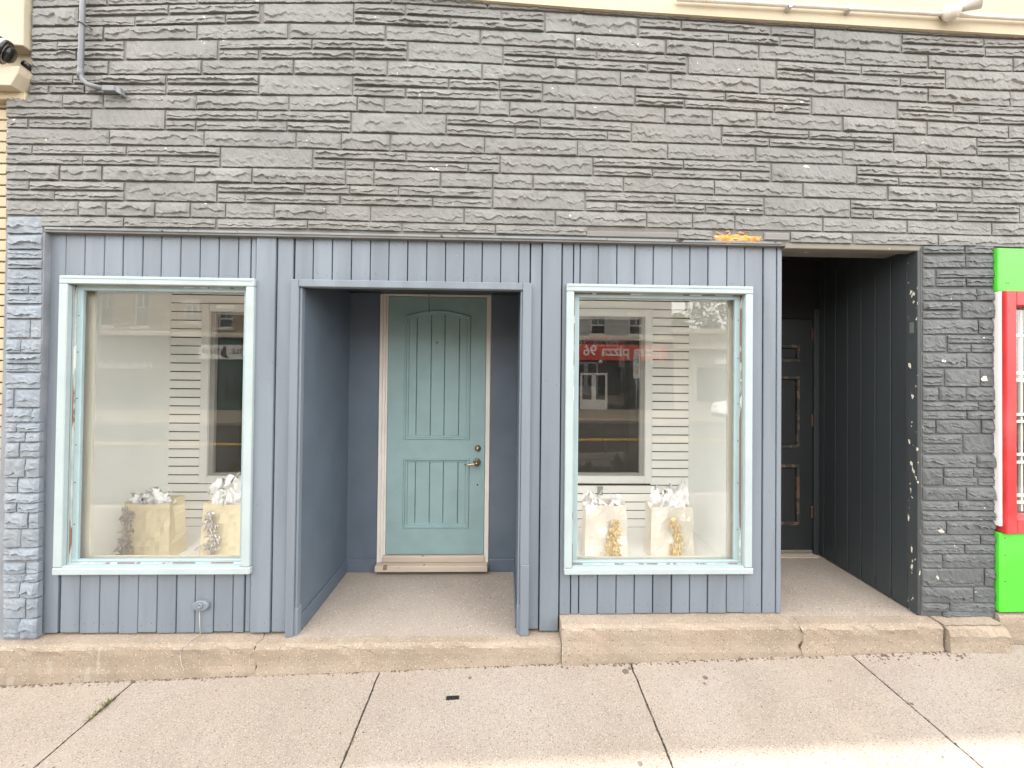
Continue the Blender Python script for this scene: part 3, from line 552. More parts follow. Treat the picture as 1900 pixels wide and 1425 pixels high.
# ---- display alcoves behind the glass
def alcove(x0, x1, yb, lab, iw, vent=None):
    """iw: inner window outer x0,x1,z0,z1 ; slat pitch 3 inches"""
    A = bpy.data.objects.new('display_alcove', None); put(A, SHOP)
    zf, zc = .165, 2.60
    bx('side_wall', x0-.02, x0, .075, yb+.05, zf-.02, zc, 'white', A); bx('side_wall', x1, x1+.02, .075, yb+.05, zf-.02, zc, 'white', A)
    bx('alcove_ceiling', x0, x1, .075, yb, zc, zc+.02, 'white', A)
    bx('alcove_floor', x0, x1, .075, yb, zf-.03, zf, 'display_floor', A)
    bx('front_return', x0, x1, .0745, .078, zf-.02, .36, 'white', A); bx('front_return', x0, x1, .0745, .078, 2.12, zc, 'white', A); bx('front_return', x0, x1, .1185, .122, zf, .366, 'white', A); bx('front_return', x0, x1, .1185, .122, 2.114, zc, 'white', A)
    for a, b in ((x0, WL[0]-.006), (WL[1]+.006, x1)) if x0 < 0 else ((x0, WR[0]-.006), (WR[1]+.006, x1)):
        bx('front_return', a, b, .0745, .078, .36, 2.12, 'white', A)
    SW = bx('slat_wall', x0, x1, yb+.012, yb+.02, zf, zc, 'groove', A) if False else None
    bm = bmesh.new()
    i0, i1, j0, j1 = iw
    for q in ((x0, i0, zf, zc), (i1, x1, zf, zc), (i0, i1, zf, j0), (i0, i1, j1, zc)):
        if q[1]-q[0] > .002: abox(bm, q[0], q[1], yb+.011, yb+.03, q[2], q[3])
    SW = from_bm('slat_wall', bm, 'groove', SHOP)
    p = .0762; z = zf+.002; n = 0
    while z < zc:
        zt = min(z+p-.0100, zc)
        if zt > j0 and z < j1:
            segs = [(x0, i0), (i1, x1)]
        else: segs = [(x0, x1)]
        for a, b in segs:
            if b-a > .01: bx('slat', a+.0005, b-.0005, yb, yb+.0105, z, zt, 'slat', SW, .0012)
        z += p; n += 1
    IWN = bpy.data.objects.new('inner_window', None); put(IWN, SHOP)
    f = .066; yf = yb-.03
    for q in ((i0, i0+f, j0, j1), (i1-f, i1, j0, j1), (i0+f, i1-f, j0, j0+f), (i0+f, i1-f, j1-f, j1)):
        bx('frame', q[0], q[1], yf, yb+.03, q[2], q[3], 'vinyl', IWN, .004)
    g = .042
    for q in ((i0+f, i0+f+g, j0+f, j1-f), (i1-f-g, i1-f, j0+f, j1-f), (i0+f+g, i1-f-g, j0+f, j0+f+.022), (i0+f+g, i1-f-g, j1-f-.022, j1-f)):
        bx('sash', q[0], q[1], yf+.02, yb+.028, q[2], q[3], 'grey_vinyl', IWN, .003)
    bx('pane', i0+f+.01, i1-f-.01, yb+.012, yb+.017, j0+f+.005, j1-f-.005, 'glass_in', IWN)
    return A
alcove(-2.985, -1.46, 1.22, '', (-2.693, -1.86, .552, 2.135))
alcove(.33, 1.672, 1.20, '', (.52, 1.323, .567, 2.138))
bx('outlet_plate', .835, .885, 1.187, 1.1985, .455, .535, 'steel', SHOP, .002)
# shop room behind, its darkness put into the wall colour
ROOM = bpy.data.objects.new('shop_room', None); put(ROOM, SHOP)
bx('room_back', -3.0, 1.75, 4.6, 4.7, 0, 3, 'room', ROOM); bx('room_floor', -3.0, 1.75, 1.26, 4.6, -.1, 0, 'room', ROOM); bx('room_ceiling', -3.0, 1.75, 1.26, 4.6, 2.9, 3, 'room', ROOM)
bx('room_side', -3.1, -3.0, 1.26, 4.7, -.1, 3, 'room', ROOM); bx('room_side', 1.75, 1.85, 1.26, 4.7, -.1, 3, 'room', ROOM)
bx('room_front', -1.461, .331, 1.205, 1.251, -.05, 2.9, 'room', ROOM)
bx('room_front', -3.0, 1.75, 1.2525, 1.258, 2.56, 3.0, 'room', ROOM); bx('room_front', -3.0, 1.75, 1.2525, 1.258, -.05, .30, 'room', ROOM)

# ---- entry recess
REC = bpy.data.objects.new('entry_recess', None); put(REC, SHOP)
XL, XR, YB = -1.225, .083, .75
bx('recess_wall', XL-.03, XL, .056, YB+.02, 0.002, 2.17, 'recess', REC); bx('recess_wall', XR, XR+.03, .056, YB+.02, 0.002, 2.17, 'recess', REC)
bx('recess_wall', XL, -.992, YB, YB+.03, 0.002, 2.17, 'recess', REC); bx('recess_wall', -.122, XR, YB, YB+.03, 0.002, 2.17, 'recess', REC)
bx('recess_ceiling', XL-.03, XR+.03, .054, YB+.03, 2.171, 2.20, 'old_door', REC)  # dark colour puts shade into the top of the recess
bx('header_back', XL, XR, .054, .075, RZ-.004, 2.171, 'old_door', REC)  # darkened with the ceiling to deepen the recess shade
bx('recess_floor', XL-.03, XR+.03, .0, YB+.03, -.12, .0, 'floor', REC)
for q in ((XL, XL+.012, .06, YB), (XR-.012, XR, .06, YB)):
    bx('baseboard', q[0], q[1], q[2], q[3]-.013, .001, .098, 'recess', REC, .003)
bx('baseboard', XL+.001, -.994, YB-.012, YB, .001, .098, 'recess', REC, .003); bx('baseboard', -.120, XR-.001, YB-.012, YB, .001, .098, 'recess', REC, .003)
bx('casing', -1.286, RX0, -.002, .055, -.004, 2.112, 'plank', REC, .004); bx('casing', RX1, .149, -.002, .055, .002, 2.112, 'plank', REC, .004)
bx('casing', RX0, RX1, -.002, .0535, RZ, 2.112, 'plank', REC, .004)
bx('casing_edge', -1.2375, -1.224, .012, .054, .002, RZ-.001, 'plank', REC, .003); bx('casing_edge', .083, .0945, .012, .054, .002, RZ-.001, 'plank', REC, .003)
bx('plinth', -1.24, -1.219, .010, .06, -.002, .16, 'plank', REC, .003); bx('plinth', .079, .099, .008, .06, -.002, .17, 'plank', REC, .003)
bx('plinth', .100, .150, -.008, -.003, .0, .42, 'plank', REC, .002)

# ---- teal door
D = bpy.data.objects.new('entry_door', None); put(D, SHOP); D['label'] = 'teal panelled door with arched upper panel'
dx0, dx1, dz0, dz1, dy = -.925, -.163, .135, 2.148, .752
p0, p1 = -.797, -.280
arch = [(p0+(p1-p0)*i/12, 2.0+.047*math.sin(math.pi*i/12)) for i in range(13)]
bm = bmesh.new()
abox(bm, dx0, p0, dy, dy+.04, dz0, dz1); abox(bm, p1, dx1, dy, dy+.04, dz0, dz1)
abox(bm, p0, p1, dy, dy+.04, dz0, .337); abox(bm, p0, p1, dy, dy+.04, .884, 1.027)
for i in range(12):
    (xa, za), (xb, zb) = arch[i], arch[i+1]
    va = [bm.verts.new(c) for c in ((xa, dy, za), (xb, dy, zb), (xb, dy, dz1), (xa, dy, dz1), (xa, dy+.04, za), (xb, dy+.04, zb), (xb, dy+.04, dz1), (xa, dy+.04, dz1))]
    for q in ((0, 1, 2, 3), (0, 4, 5, 1), (2, 6, 7, 3)): bm.faces.new([va[k] for k in q])
bmesh.ops.remove_doubles(bm, verts=bm.verts, dist=.0004)
from_bm('door_leaf', bm, 'door', D)
def moulding(path, closed=True):
    bm = bmesh.new(); n = len(path)
    prof = [(0.0, .000), (.005, -.009), (.013, -.009), (.019, .003), (.029, .003), (.036, .018)]      # inwards, depth
    cx = sum(p[0] for p in path)/n; cz = sum(p[1] for p in path)/n
    rings = []
    for i in range(n):
        a = Vector(path[i-1]); b = Vector(path[i]); c = Vector(path[(i+1) % n])
        d1 = (b-a).normalized(); d2 = (c-b).normalized()
        n1 = Vector((-d1.y, d1.x)); n2 = Vector((-d2.y, d2.x)); nn = (n1+n2).normalized(); s_ = 1/max(.4, nn.dot(n1))
        rings.append([bm.verts.new((b.x+nn.x*s_*o_, dy+y_, b.y+nn.y*s_*o_)) for o_, y_ in prof])
    for i in range(n):
        for k in range(len(prof)-1): bm.faces.new((rings[i][k], rings[(i+1) % n][k], rings[(i+1) % n][k+1], rings[i][k+1]))
    return from_bm('moulding', bm, 'door', D)
moulding([(p0, 1.027), (p1, 1.027)] + arch[::-1])
moulding([(p0, .337), (p1, .337), (p1, .884), (p0, .884)])
ed = [p0+.03, -.705, -.593, -.486, -.371, p1-.03]
for i in range(5):
    xm = (ed[i]+ed[i+1])/2
    bx('door_plank', ed[i]+.002, ed[i+1]-.002, dy+.011, dy+.03, 1.05, 1.99+.045*math.sin(math.pi*(xm-p0)/(p1-p0)), 'door', D, .003)
    bx('door_plank', ed[i]+.002, ed[i+1]-.002, dy+.011, dy+.03, .36, .862, 'door', D, .003)
bx('plank_backing', p0, p1, dy+.0305, dy+.039, .337, 2.04, 'door', D)
lathe('deadbolt', [(.024, 0), (.026, .004), (.022, .012), (.013, .014), (.012, .02), (.0, .021)], (-.217, dy, .963), (0, -1, 0), 'brass', D)
lathe('door_handle', [(.029, 0), (.031, .004), (.026, .012), (.014, .016), (.013, .05), (.016, .055), (.0, .057)], (-.222, dy, .852), (0, -1, 0), 'brass', D)
tube('handle_lever', [(-.222, dy-.048, .852), (-.25, dy-.051, .849), (-.285, dy-.05, .843), (-.315, dy-.046, .844)], [.010, .009, .0075, .006], 'brass', D)
lathe('peep_hole', [(.006, 0), (.006, .003), (0, .0035)], (-.548, dy+.008, 1.79), (0, -1, 0), 'rubber', D, 10)
lathe('screw_hole', [(.006, 0), (.006, .002), (0, .0025)], (-.216, dy, .676), (0, -1, 0), 'rubber', D, 10)
FR = bpy.data.objects.new('door_frame', None); put(FR, SHOP)
bx('jamb', -.990, -.965, YB-.012, YB+.06, .03, 2.165, 'jamb', FR, .003); bx('jamb', -.966, -.944, YB-.004, YB+.06, .03, 2.160, 'jamb', FR, .003); bx('jamb', -.945, -.929, YB+.004, YB+.06, .03, 2.155, 'jamb', FR, .003)
bx('jamb', -.159, -.124, YB-.008, YB+.06, .03, 2.165, 'jamb', FR, .003); bx('jamb', -.966, -.158, YB-.006, YB+.06, 2.153, 2.169, 'jamb', FR, .002)
extr('threshold', [(-.985, .032), (-.128, .032), (-.128, .078), (-.985, .078)], YB-.075, YB+.05, 'sill_wood', FR, .004)
bx('threshold_strip', -.945, -.155, YB-.02, YB+.05, .079, .128, 'sill_wood', FR, .004)
bx('kick_board', -.99, -.12, YB-.004, YB+.03, .001, .031, 'recess', FR)
tube('hook_wire', [(-.60, .69, 2.171), (-.602, .69, 2.12), (-.60, .688, 2.06), (-.595, .686, 2.03), (-.598, .684, 2.015)], .0022, 'bare_wood', SHOP, 6)

# ---- side passage with the old dark door
PAS = bpy.data.objects.new('side_passage', None); put(PAS, SHOP)
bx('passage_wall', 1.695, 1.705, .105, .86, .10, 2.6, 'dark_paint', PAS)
pw_ = bx('passage_boards', 2.560, 2.585, .03, .86, .09, 2.6, 'dark_seam', PAS)
yy = .062
for i in range(7):
    bx('board', 2.547, 2.565, yy+.0025, yy+.108, .102+.03*yy, 2.55, 'dark_paint', pw_, .004, 2); yy += .1105
bx('corner_board', 2.543, 2.561, -.004, .060, .105, 2.356, 'dark_edge', PAS, .003)
bx('passage_ceiling', 1.70, 2.60, .09, .9, 2.50, 2.54, 'black', PAS); bx('passage_ceiling', 1.70, 2.60, .07, .09, 2.40, 2.54, 'black', PAS)  # blackened so the passage falls into shade overhead
bx('lintel', 1.7075, 2.56, -.004, .075, 2.350, 2.3845, 'lintel', PAS, .004)
extr('passage_floor', [(1.70, -.1), (2.60, -.1), (2.60, .101), (1.70, .101)], .0, .9, 'floor', PAS)
OD = bpy.data.objects.new('passage_door', None); put(OD, SHOP); OD['label'] = 'dark panelled door with peeling brown mouldings'
yd = .80
bm = bmesh.new()
cols_ = ((1.775, 2.035), (2.125, 2.404)); rows_ = ((.337, .833), (.964, 1.554), (1.669, 1.81))
abox(bm, 1.722, 1.775, yd, yd+.04, .118, 2.02); abox(bm, 2.404, 2.504, yd, yd+.04, .118, 2.02); abox(bm, 2.035, 2.125, yd, yd+.04, .118, 2.02)
for c in cols_:
    zz = [.118] + [v for r_ in rows_ for v in r_] + [2.02]
    for i in range(0, len(zz), 2): abox(bm, c[0], c[1], yd, yd+.04, zz[i], zz[i+1])
from_bm('door_leaf', bm, 'old_door', OD)
for c in cols_:
    for r_ in rows_:
        bx('door_panel', c[0]+.028, c[1]-.028, yd+.012, yd+.03, r_[0]+.028, r_[1]-.028, 'old_door', OD, .005)
        bm = bmesh.new()
        for a in ((c[0], c[1], r_[0], r_[0]+.03), (c[0], c[1], r_[1]-.026, r_[1]), (c[0], c[0]+.024, r_[0]+.03, r_[1]-.026), (c[1]-.024, c[1], r_[0]+.03, r_[1]-.026)):
            abox(bm, a[0], a[1], yd-.004, yd+.025, a[2], a[3], .004)
        from_bm('panel_moulding', bm, 'bare_wood', OD)
bx('weather_strip', 1.722, 2.504, yd-.012, yd-.001, .118, .142, 'lintel', OD, .003)
for z_ in (.45, 1.19, 1.9): bx('hinge', 2.498, 2.520, yd-.008, yd+.0, z_-.05, z_+.05, 'rust', OD, .003)
bx('door_frame', 2.507, 2.5465, yd-.025, yd+.05, .11, 2.10, 'dark_paint', PAS, .003); bx('door_frame', 1.705, 1.721, yd-.025, yd+.05, .11, 2.10, 'dark_paint', PAS, .003)
bx('door_head', 1.705, 2.5465, yd-.02, yd+.05, 2.024, 2.55, 'black', PAS); bx('passage_back', 1.70, 2.60, yd+.06, yd+.08, .1, 2.6, 'black', PAS)  # head blackened to paint in the shade above the door
bx('old_sill', 1.722, 2.52, yd-.07, yd+.02, .102, .113, 'sill_wood', PAS, .003)
# latch on the corner board
bx('latch_plate', 2.5405, 2.5435, .020, .045, 1.84, 1.91, 'dark_seam', PAS, .001)

# ---- small things fixed to the front
bm = bmesh.new()
for k in range(20):
    pass
prof = [(.047*math.cos(a_)*(1+.0), .030*math.sin(a_)) for a_ in [2*math.pi*k/20 for k in range(20)]]
bm.free()
extr('outlet_cover', [(-1.783+x_*1.0, .178+z_) for x_, z_ in prof], .008, PF+.004, 'plank', SHOP, .004)['label'] = 'painted oval outlet cover'
lathe('outlet_cap', [(.016, 0), (.016, .006), (.009, .007), (.008, .003), (0, .003)], (-1.783, .008, .182), (0, -1, 0), 'plank', SHOP, 16)
tube('loose_wire', [(-1.795, .022, .145), (-1.793, .022, .06), (-1.783, .015, .012), (-1.80, -.03, .008), (-1.822, -.070, -.01), (-1.825, -.076, -.05), (-1.815, -.078, -.10), (-1.795, -.085, -.118)], .0022, 'wire', SHOP, 6)

# ================================================================ STEPS
def slab_step(name, x0, x1, y0, y1, z0, z1, m, parent, rough=.003, bev=.012, seed=0.0, step=.035, crack=(0, 0)):
    """concrete block with a worn front edge"""
    n = max(4, int((x1-x0)/step)); V = []; F = []
    hz = z1-z0
    prof = [(y1, z1), (y0+.06, z1), (y0+.03, z1), (y0+bev*1.6, z1-.001), (y0+bev*.4, z1-bev*.5), (y0, z1-bev*1.6), (y0, z1-.05), (y0+.001, z1-.085), (y0, z1-.115), (y0-.004, z1-.15), (y0-.004, z1-.18), (y0-.005, z0)]
    for j in range(n+1):
        x = x0+(x1-x0)*j/n
        for i, (y_, z_) in enumerate(prof):
            a = rough*fb(x*9+seed, i*3.1, seed); b_ = rough*fb(x*23+seed, i*1.7, seed+5)
            wgt = 0 if i == 0 else (1.6 if 3 <= i <= 5 else .4)
            cr = crack[0] if j == 0 else (crack[1] if j == n else 0)
            xc = .028*fb(z_*14+cr, y_*9, cr)+.012*fb(z_*60, y_*60, cr) if cr else 0
            V.append((x+xc, y_+(a+b_)*wgt, z_+(b_-abs(a)*.8)*wgt*(.25 if i in (1,) else .8)))
    m_ = len(prof)
    for j in range(n):
        for i in range(m_-1):
            a = j*m_+i; F.append((a, a+1, a+m_+1, a+m_))
    base = len(V)
    V += [(x0, y1, z0), (x1, y1, z0)]
    F.append(tuple(list(range(m_))[::-1] + [base])); F.append(tuple([n*m_+i for i in range(m_)] + [base+1]))
    return mk(name, V, F, m, parent)
ST = thing('concrete_step', 'low beige concrete step under the left window and teal door', 'step', (-1.3, -.03, -.2))
slab_step('step_segment', -3.06, -1.408, -.066, .06, -.42, .0, 'step', ST, seed=1.3, crack=(0, 3.3))
slab_step('step_segment', -1.403, .336, -.074, .06, -.42, -.002, 'step', ST, seed=4.4, crack=(3.3, 0))
ST2 = thing('concrete_step', 'higher beige concrete step under the right window and dark passage', 'step', (1.4, -.03, -.1))
slab_step('step_segment', .339, 1.742, -.086, .06, -.42, .10, 'step', ST2, seed=7.7, crack=(0, 8.1))
slab_step('step_segment', 1.748, 2.600, -.094, .0, -.42, .1005, 'step', ST2, rough=.005, seed=9.1, crack=(8.1, 0))
B_ = slab_step('concrete_block', 2.622, 2.985, -.115, .008, -.30, .098, 'step', None, rough=.008, bev=.03, seed=12.7, step=.02)
tag(B_, 'loose worn concrete block below the dark stone pier', 'block')
tag(slab_step('concrete_footing', 3.03, 4.6, -.03, .05, -.4, .12, 'step', None, seed=15), 'concrete footing under the neon green panel', 'footing')

# ================================================================ GROUND
ground = []
def sheet(name, xs_, ys_, f, m):
    V = [(x, y, f(x, y)) for y in ys_ for x in xs_]; n = len(xs_); F = []
    for j in range(len(ys_)-1):
        for i in range(n-1): F.append((j*n+i, j*n+i+1, (j+1)*n+i+1, (j+1)*n+i))
    return struct(mk(name, V, F, m))
XS = [-120, -60, -30, -15, -8, -5, -3.6, -2, 0, 1.3, 2.6, 4, 6, 9, 14, 30, 60, 120]
sheet('ground', XS, [120, 40, 10, 0.0, -3.4, -20, -60, -120], lambda x, y: zs(x)-.55, 'far_walk')
sheet('road', XS, [-14.16, -12, -10, -8.75, -7, -5, -3.34][::-1][::-1], lambda x, y: gz(x, y), 'asphalt')
walk = sheet('sidewalk', XS, [-3.2, -1.6, -.04], lambda x, y: gz(x, y)-.012, 'joint')
SJ = [-6.30, -4.88, -3.48, -2.078, -.706, .738, 2.045, 3.45, 4.87, 6.29]
for r_, (ya, yb) in enumerate(((-.045, -1.62), (-1.628, -3.18))):
    for i in range(len(SJ)-1):
        a, b = SJ[i]+.0045, SJ[i+1]-.0045
        V = []; F = []
        nx, ny = (40, 44) if (r_ == 0 and -3.5 < a < 3) else (8, 6)
        for dz, top in ((0, 1),):
            for j in range(ny+1):
                for k in range(nx+1):
                    x = a+(b-a)*k/nx; y = ya+(yb-ya)*j/ny
                    edge = (j in (0, ny) or k in (0, nx))
                    jx = 0.0
                    if nx > 10 and k in (0, nx): jx = .0035*fb(x*3, y*17, 5)+.003*min(0, fb(x*3+9, y*40, 1))*(1 if k else -1)
                    V.append((x+jx, y, gz(x, y)-(.003 if edge else 0)+.0010*fb(x*6, y*6, 2)))
        n1 = nx+1
        for j in range(ny):
            for k in range(nx): F.append((j*n1+k, (j+1)*n1+k, (j+1)*n1+k+1, j*n1+k+1))
        rim = [k for k in range(n1)] + [(j)*n1+nx for j in range(1, ny+1)] + [ny*n1+k for k in range(nx-1, -1, -1)] + [j*n1 for j in range(ny-1, 0, -1)]
        b0_ = len(V)
        for v_ in rim: V.append((V[v_][0], V[v_][1], V[v_][2]-.06))
        for q in range(len(rim)):
            q2 = (q+1) % len(rim); F.append((rim[q], rim[q2], b0_+q2, b0_+q))
        mk('slab', V, F, 'walk', walk)
for x0, x1 in ((-60, SJ[0]), (SJ[-1], 60)):
    sheet('sidewalk', [x0, (x0+x1)/2, x1], [-3.18, -.02], lambda x, y: gz(x, y), 'walk')
def kerb(y0, y1, f):
    xs_ = XS; V = []; F = []
    for x in xs_:
        h = f(x)
        V += [(x, y0, h), (x, y1, h), (x, y0, h-.35), (x, y1, h-.35)]
    for i in range(len(xs_)-1):
        a = 4*i; F += [(a, a+1, a+5, a+4), (a, a+4, a+6, a+2), (a+1, a+3, a+7, a+5)]
    return struct(mk('kerb', V, F, 'kerb'))
kerb(-3.18, -3.33, lambda x: gz(x, -3.2)); kerb(-14.17, -14.32, lambda x: gz(x, -14.3)+.004)
sheet('sidewalk', XS, [-21, -14.32], lambda x, y: gz(x, y), 'far_walk')
for dy_ in (0, .22):
    sheet('road_line', XS, [-8.80-dy_, -8.68-dy_], lambda x, y: gz(x, y)+.006, 'yellow')
# expansion-joint filler, grit, stains on the pavement
bm = bmesh.new()
def gritline(n, fx, r0_, r1_):
    for k in range(n):
        x, y, z = fx(); s_ = random.uniform(r0_, r1_)
        g = bmesh.ops.create_icosphere(bm, subdivisions=1, radius=s_)
        for v in g['verts']: v.co = Vector((x+v.co.x*random.uniform(.7, 1.5), y+v.co.y*random.uniform(.7, 1.4), z+v.co.z*.6))
def fx():
    x = random.uniform(-3.0, 2.62); y = (-.070 if x < .338 else -.09)-abs(random.gauss(0, .010)); return x, y, gz(x, y)+.001
gritline(520, fx, .002, .0065)
def fx2():
    x = random.uniform(2.1, 2.7); y = -.10-abs(random.gauss(0, .03)); return x, y, gz(x, y)+.001
gritline(90, fx2, .002, .006)
def fx3():
    x = random.uniform(-3.0, 3.2); y = random.uniform(-.95, -.12); return x, y, gz(x, y)+.001
gritline(90, fx3, .0015, .0042)
def fx4():
    x = random.choice((random.uniform(-1.2, .06), random.uniform(1.75, 2.5))); y = random.uniform(.0, .7); return x, y, (.001 if x < .1 else .102)
gritline(60, fx4, .0015, .004)
g_ = from_bm('grit', bm, 'dirt'); g_['kind'] = 'stuff'; g_['label'] = 'brown grit along the foot of the concrete steps'; g_['category'] = 'grit'
bm = bmesh.new()
for xj in SJ[2:8]:
    for k in range(170):
        y = random.uniform(-1.5, -.09); x = xj+random.gauss(0, .0022); s_ = random.uniform(.0015, .0035)
        g = bmesh.ops.create_icosphere(bm, subdivisions=1, radius=s_)
        for v in g['verts']: v.co = Vector((x+v.co.x, y+v.co.y*1.8, gz(x, y)-.003+v.co.z))
g_ = from_bm('joint_grit', bm, 'bare_wood'); g_['kind'] = 'stuff'; g_['label'] = 'brown grit lodged in the pavement joints'; g_['category'] = 'grit'
def patty(name, x, y, r, m, lab, cat):
    bm = bmesh.new(); n = 14; top = []; bot_ = []
    for k in range(n):
        rad = r*(1+.3*fb(math.cos(k*.45)*1.3+x*9, math.sin(k*.45)*1.3, y*7)); a_ = 2*math.pi*k/n
        px_, py_ = x+rad*math.cos(a_), y+rad*math.sin(a_)
        bot_.append(bm.verts.new((px_, py_, gz(px_, py_)-.001))); top.append(bm.verts.new((x+(px_-x)*.8, y+(py_-y)*.8, gz(px_, py_)+.0022)))
    bm.faces.new(top)
    for k in range(n): bm.faces.new((bot_[k], bot_[(k+1) % n], top[(k+1) % n], top[k]))
    tag(from_bm(name, bm, m), lab, cat, 'old gum spots trodden into the pavement')
for (x, y, r_, lab) in ((.690, -.150, .020, 'dark gum spot left of the third pavement joint, near the step'), (.722, -.128, .011, 'small gum spot touching the third pavement joint'), (1.115, -.215, .017, 'dark oval gum spot right of the third pavement joint'),
                        (1.09, -.255, .010, 'faint small gum spot beside the dark oval one'), (-.183, -.150, .011, 'small gum spot right of the black rubber scrap'), (.60, -.66, .012, 'gum spot on the sunlit pavement edge'), (2.06, -.43, .007, 'small black gum spot near the right pavement joint')):
    patty('gum_spot', x, y, r_, 'gum', lab, 'gum')
x, y = -.262, -.281
o = mk('rubber_scrap', [(x+dx, y+dy_, gz(x, y)+dz) for dz in (.0, .006) for dx, dy_ in ((-.034, -.011), (.034, -.008), (.033, .012), (-.033, .009))],
   [(3, 2, 1, 0), (4, 5, 6, 7), (0, 1, 5, 4), (1, 2, 6, 5), (2, 3, 7, 6), (3, 0, 4, 7)], 'rubber')
tag(o, 'small black rubber scrap lying on the pavement before the door', 'scrap')
bm = bmesh.new()
for k in range(90):
    y = random.uniform(-.33, -.19); x = -2.078+random.gauss(0, .006); z = gz(x, y); a_ = random.uniform(0, 6.28); l_ = random.uniform(.012, .034); w_ = .0022
    dx, dy_ = math.cos(a_), math.sin(a_)
    v = [bm.verts.new(c) for c in ((x-dy_*w_, y+dx*w_, z), (x+dy_*w_, y-dx*w_, z), (x+dx*l_*.9, y+dy_*l_*.9, z+l_*.55))]
    bm.faces.new(v)
tag(from_bm('weed', bm, 'weed'), 'tuft of yellow-green weed growing in the left pavement joint', 'weed')

# ================================================================ GIFT BAGS
def gift_bag(x0, x1, yf, dep, h, m, leafm, lab, gx, gw, gh, seed, twist=0.0, crumple=.006, group='gift bags in the display windows', tissue_h=.1, gz0=.0):
    zf = .1655; T = thing('gift_bag', lab, 'gift bag', ((x0+x1)/2, yf+dep/2, zf), group)
    rnd = random.Random(seed)
    def ofs(u, v): 
        if m == 'foil':       # large flat creased facets
            tri = lambda q_: abs((q_ % 1.0)*2-1)
            return crumple*(1.3*tri(u*1.1+v*1.3+seed*.37)+1.1*tri(u*1.7-v*1.1+seed*.21)+.5*tri(v*2.3+u*.4))-crumple + .002*fb(u*9, v*9, seed)
        return crumple*fb(u*5+seed, v*5, seed)*2
    def ring(v):
        z = zf+h*v; tp = .03*v; s_ = []
        n = 10
        for i in range(n+1):
            u = i/n; s_.append((x0+tp*.3+(x1-x0-tp*.6)*u, yf+.02*v-ofs(u, v), z-.018*v*math.sin(u*3.1)*(1 if m == 'kraft' else .3)))
        fold = .035*v
        s_.append((x1-tp*.3-fold+ofs(.3, v), yf+dep*.5, z+.006*v))
        n2 = 4
        for i in range(n2+1):
            u = 1-i/n2; s_.append((x0+tp*.3+(x1-x0-tp*.6)*u, yf+dep+.5*ofs(u, v+3)-.02*v, z+.01*v))
        s_.append((x0+tp*.3+fold, yf+dep*.5, z))
        return s_
    V = []; F = []; nr = 12
    for j in range(nr+1): V += ring(j/nr)
    k = len(V)//(nr+1)
    for j in range(nr):
        for i in range(k): F.append((j*k+i, j*k+(i+1) % k, (j+1)*k+(i+1) % k, (j+1)*k+i))
    F.append(tuple(range(k))[::-1])
    mk('bag_body', V, F, m, T)
    # tissue: crumpled sheets standing in the mouth
    for s in range(5):
        bm = bmesh.new(); cx = x0+(x1-x0)*(.2+.15*s); cy = yf+dep*(.35+.1*(s % 3)); n = 11
        lean = rnd.uniform(-.06, .06); hh = (tissue_h+.03)*rnd.uniform(.6, 1.3)
        g = [[None]*n for _ in range(n)]
        for a in range(n):
            for b in range(n):
                u = a/(n-1)-.5; v = b/(n-1)
                wv = .028*fb(u*4+s*3, v*3, seed+s)
                g[a][b] = bm.verts.new((cx+u*.15*(.5+.7*v)*(1-.55*v*v)+lean*v+.01*fb(u*7, v*7, seed+s*2), cy+wv*2*(0.5+v)+.03*abs(u), zf+h*.86+hh*v*(1-.9*abs(u)**1.4*1.2)+hh*.25*v*fb(u*6+s, v, seed)))
        for a in range(n-1):
            for b in range(n-1): bm.faces.new((g[a][b], g[a+1][b], g[a+1][b+1], g[a][b+1]))
        from_bm('tissue', bm, 'tissue', T, True)
    for yy_ in (yf+.03, yf+dep-.02):
        xm = (x0+x1)/2; r_ = .055
        if m == 'kraft' or yy_ > yf+.05:
            tube('rope_handle', [(xm-r_+.02*(yy_ > yf+.05)+r_*(1-math.cos(math.pi*i/10)), yy_-.004, zf+h*.93+.115*math.sin(math.pi*i/10)) for i in range(11)], .0032, 'handle', T, 6)
    # garland of small leaves hanging down the front
    bm = bmesh.new()
    for i in range(150):
        t = rnd.random(); zc = zf+gz0+.012+gh*t; wx = gw*(.35+.65*math.sin(math.pi*min(1, (t*.8+.2))))
        xc = gx+rnd.gauss(0, wx*.38)+.012*math.sin(t*7+seed); yc = yf-.012-abs(rnd.gauss(0, .014))
        L_ = rnd.uniform(.030, .055); w_ = L_*rnd.uniform(.15, .24); an = rnd.gauss(-1.57, .75)
        d = Vector((math.cos(an), -rnd.uniform(.0, .7), math.sin(an))).normalized(); s_ = d.cross(Vector((0, -1, .2))).normalized(); nrm = s_.cross(d)
        c = Vector((xc, yc, zc))
        if c.z+d.z*L_ < zf+.001: d.z = abs(d.z)*.2
        p = [c, c+d*L_*.45+s_*w_, c+d*L_, c+d*L_*.45-s_*w_, c+d*L_*.5+nrm*w_*.45]
        vs = [bm.verts.new(q) for q in p]
        for q in ((0, 1, 4), (1, 2, 4), (2, 3, 4), (3, 0, 4)): bm.faces.new([vs[a] for a in q])
    g = from_bm('leaf_garland', bm, leafm, T); g['kind'] = 'stuff'
    return T
gift_bag(-2.800, -2.455, .60, .17, .415, 'kraft', 'silver_leaf', 'kraft gift bag with silver leaf garland, farther left in the left window', -2.735, .055, .40, 3)
gift_bag(-2.235, -1.90, .60, .17, .415, 'kraft', 'silver_leaf', 'kraft gift bag with silver leaf garland, nearest the right edge of the left window', -2.135, .055, .36, 5, tissue_h=.17)
gift_bag(.605, .930, .60, .15, .40, 'foil', 'gold_leaf', 'champagne foil gift bag with gold leaf garland, left one in the right window', .815, .065, .30, 8, crumple=.016)
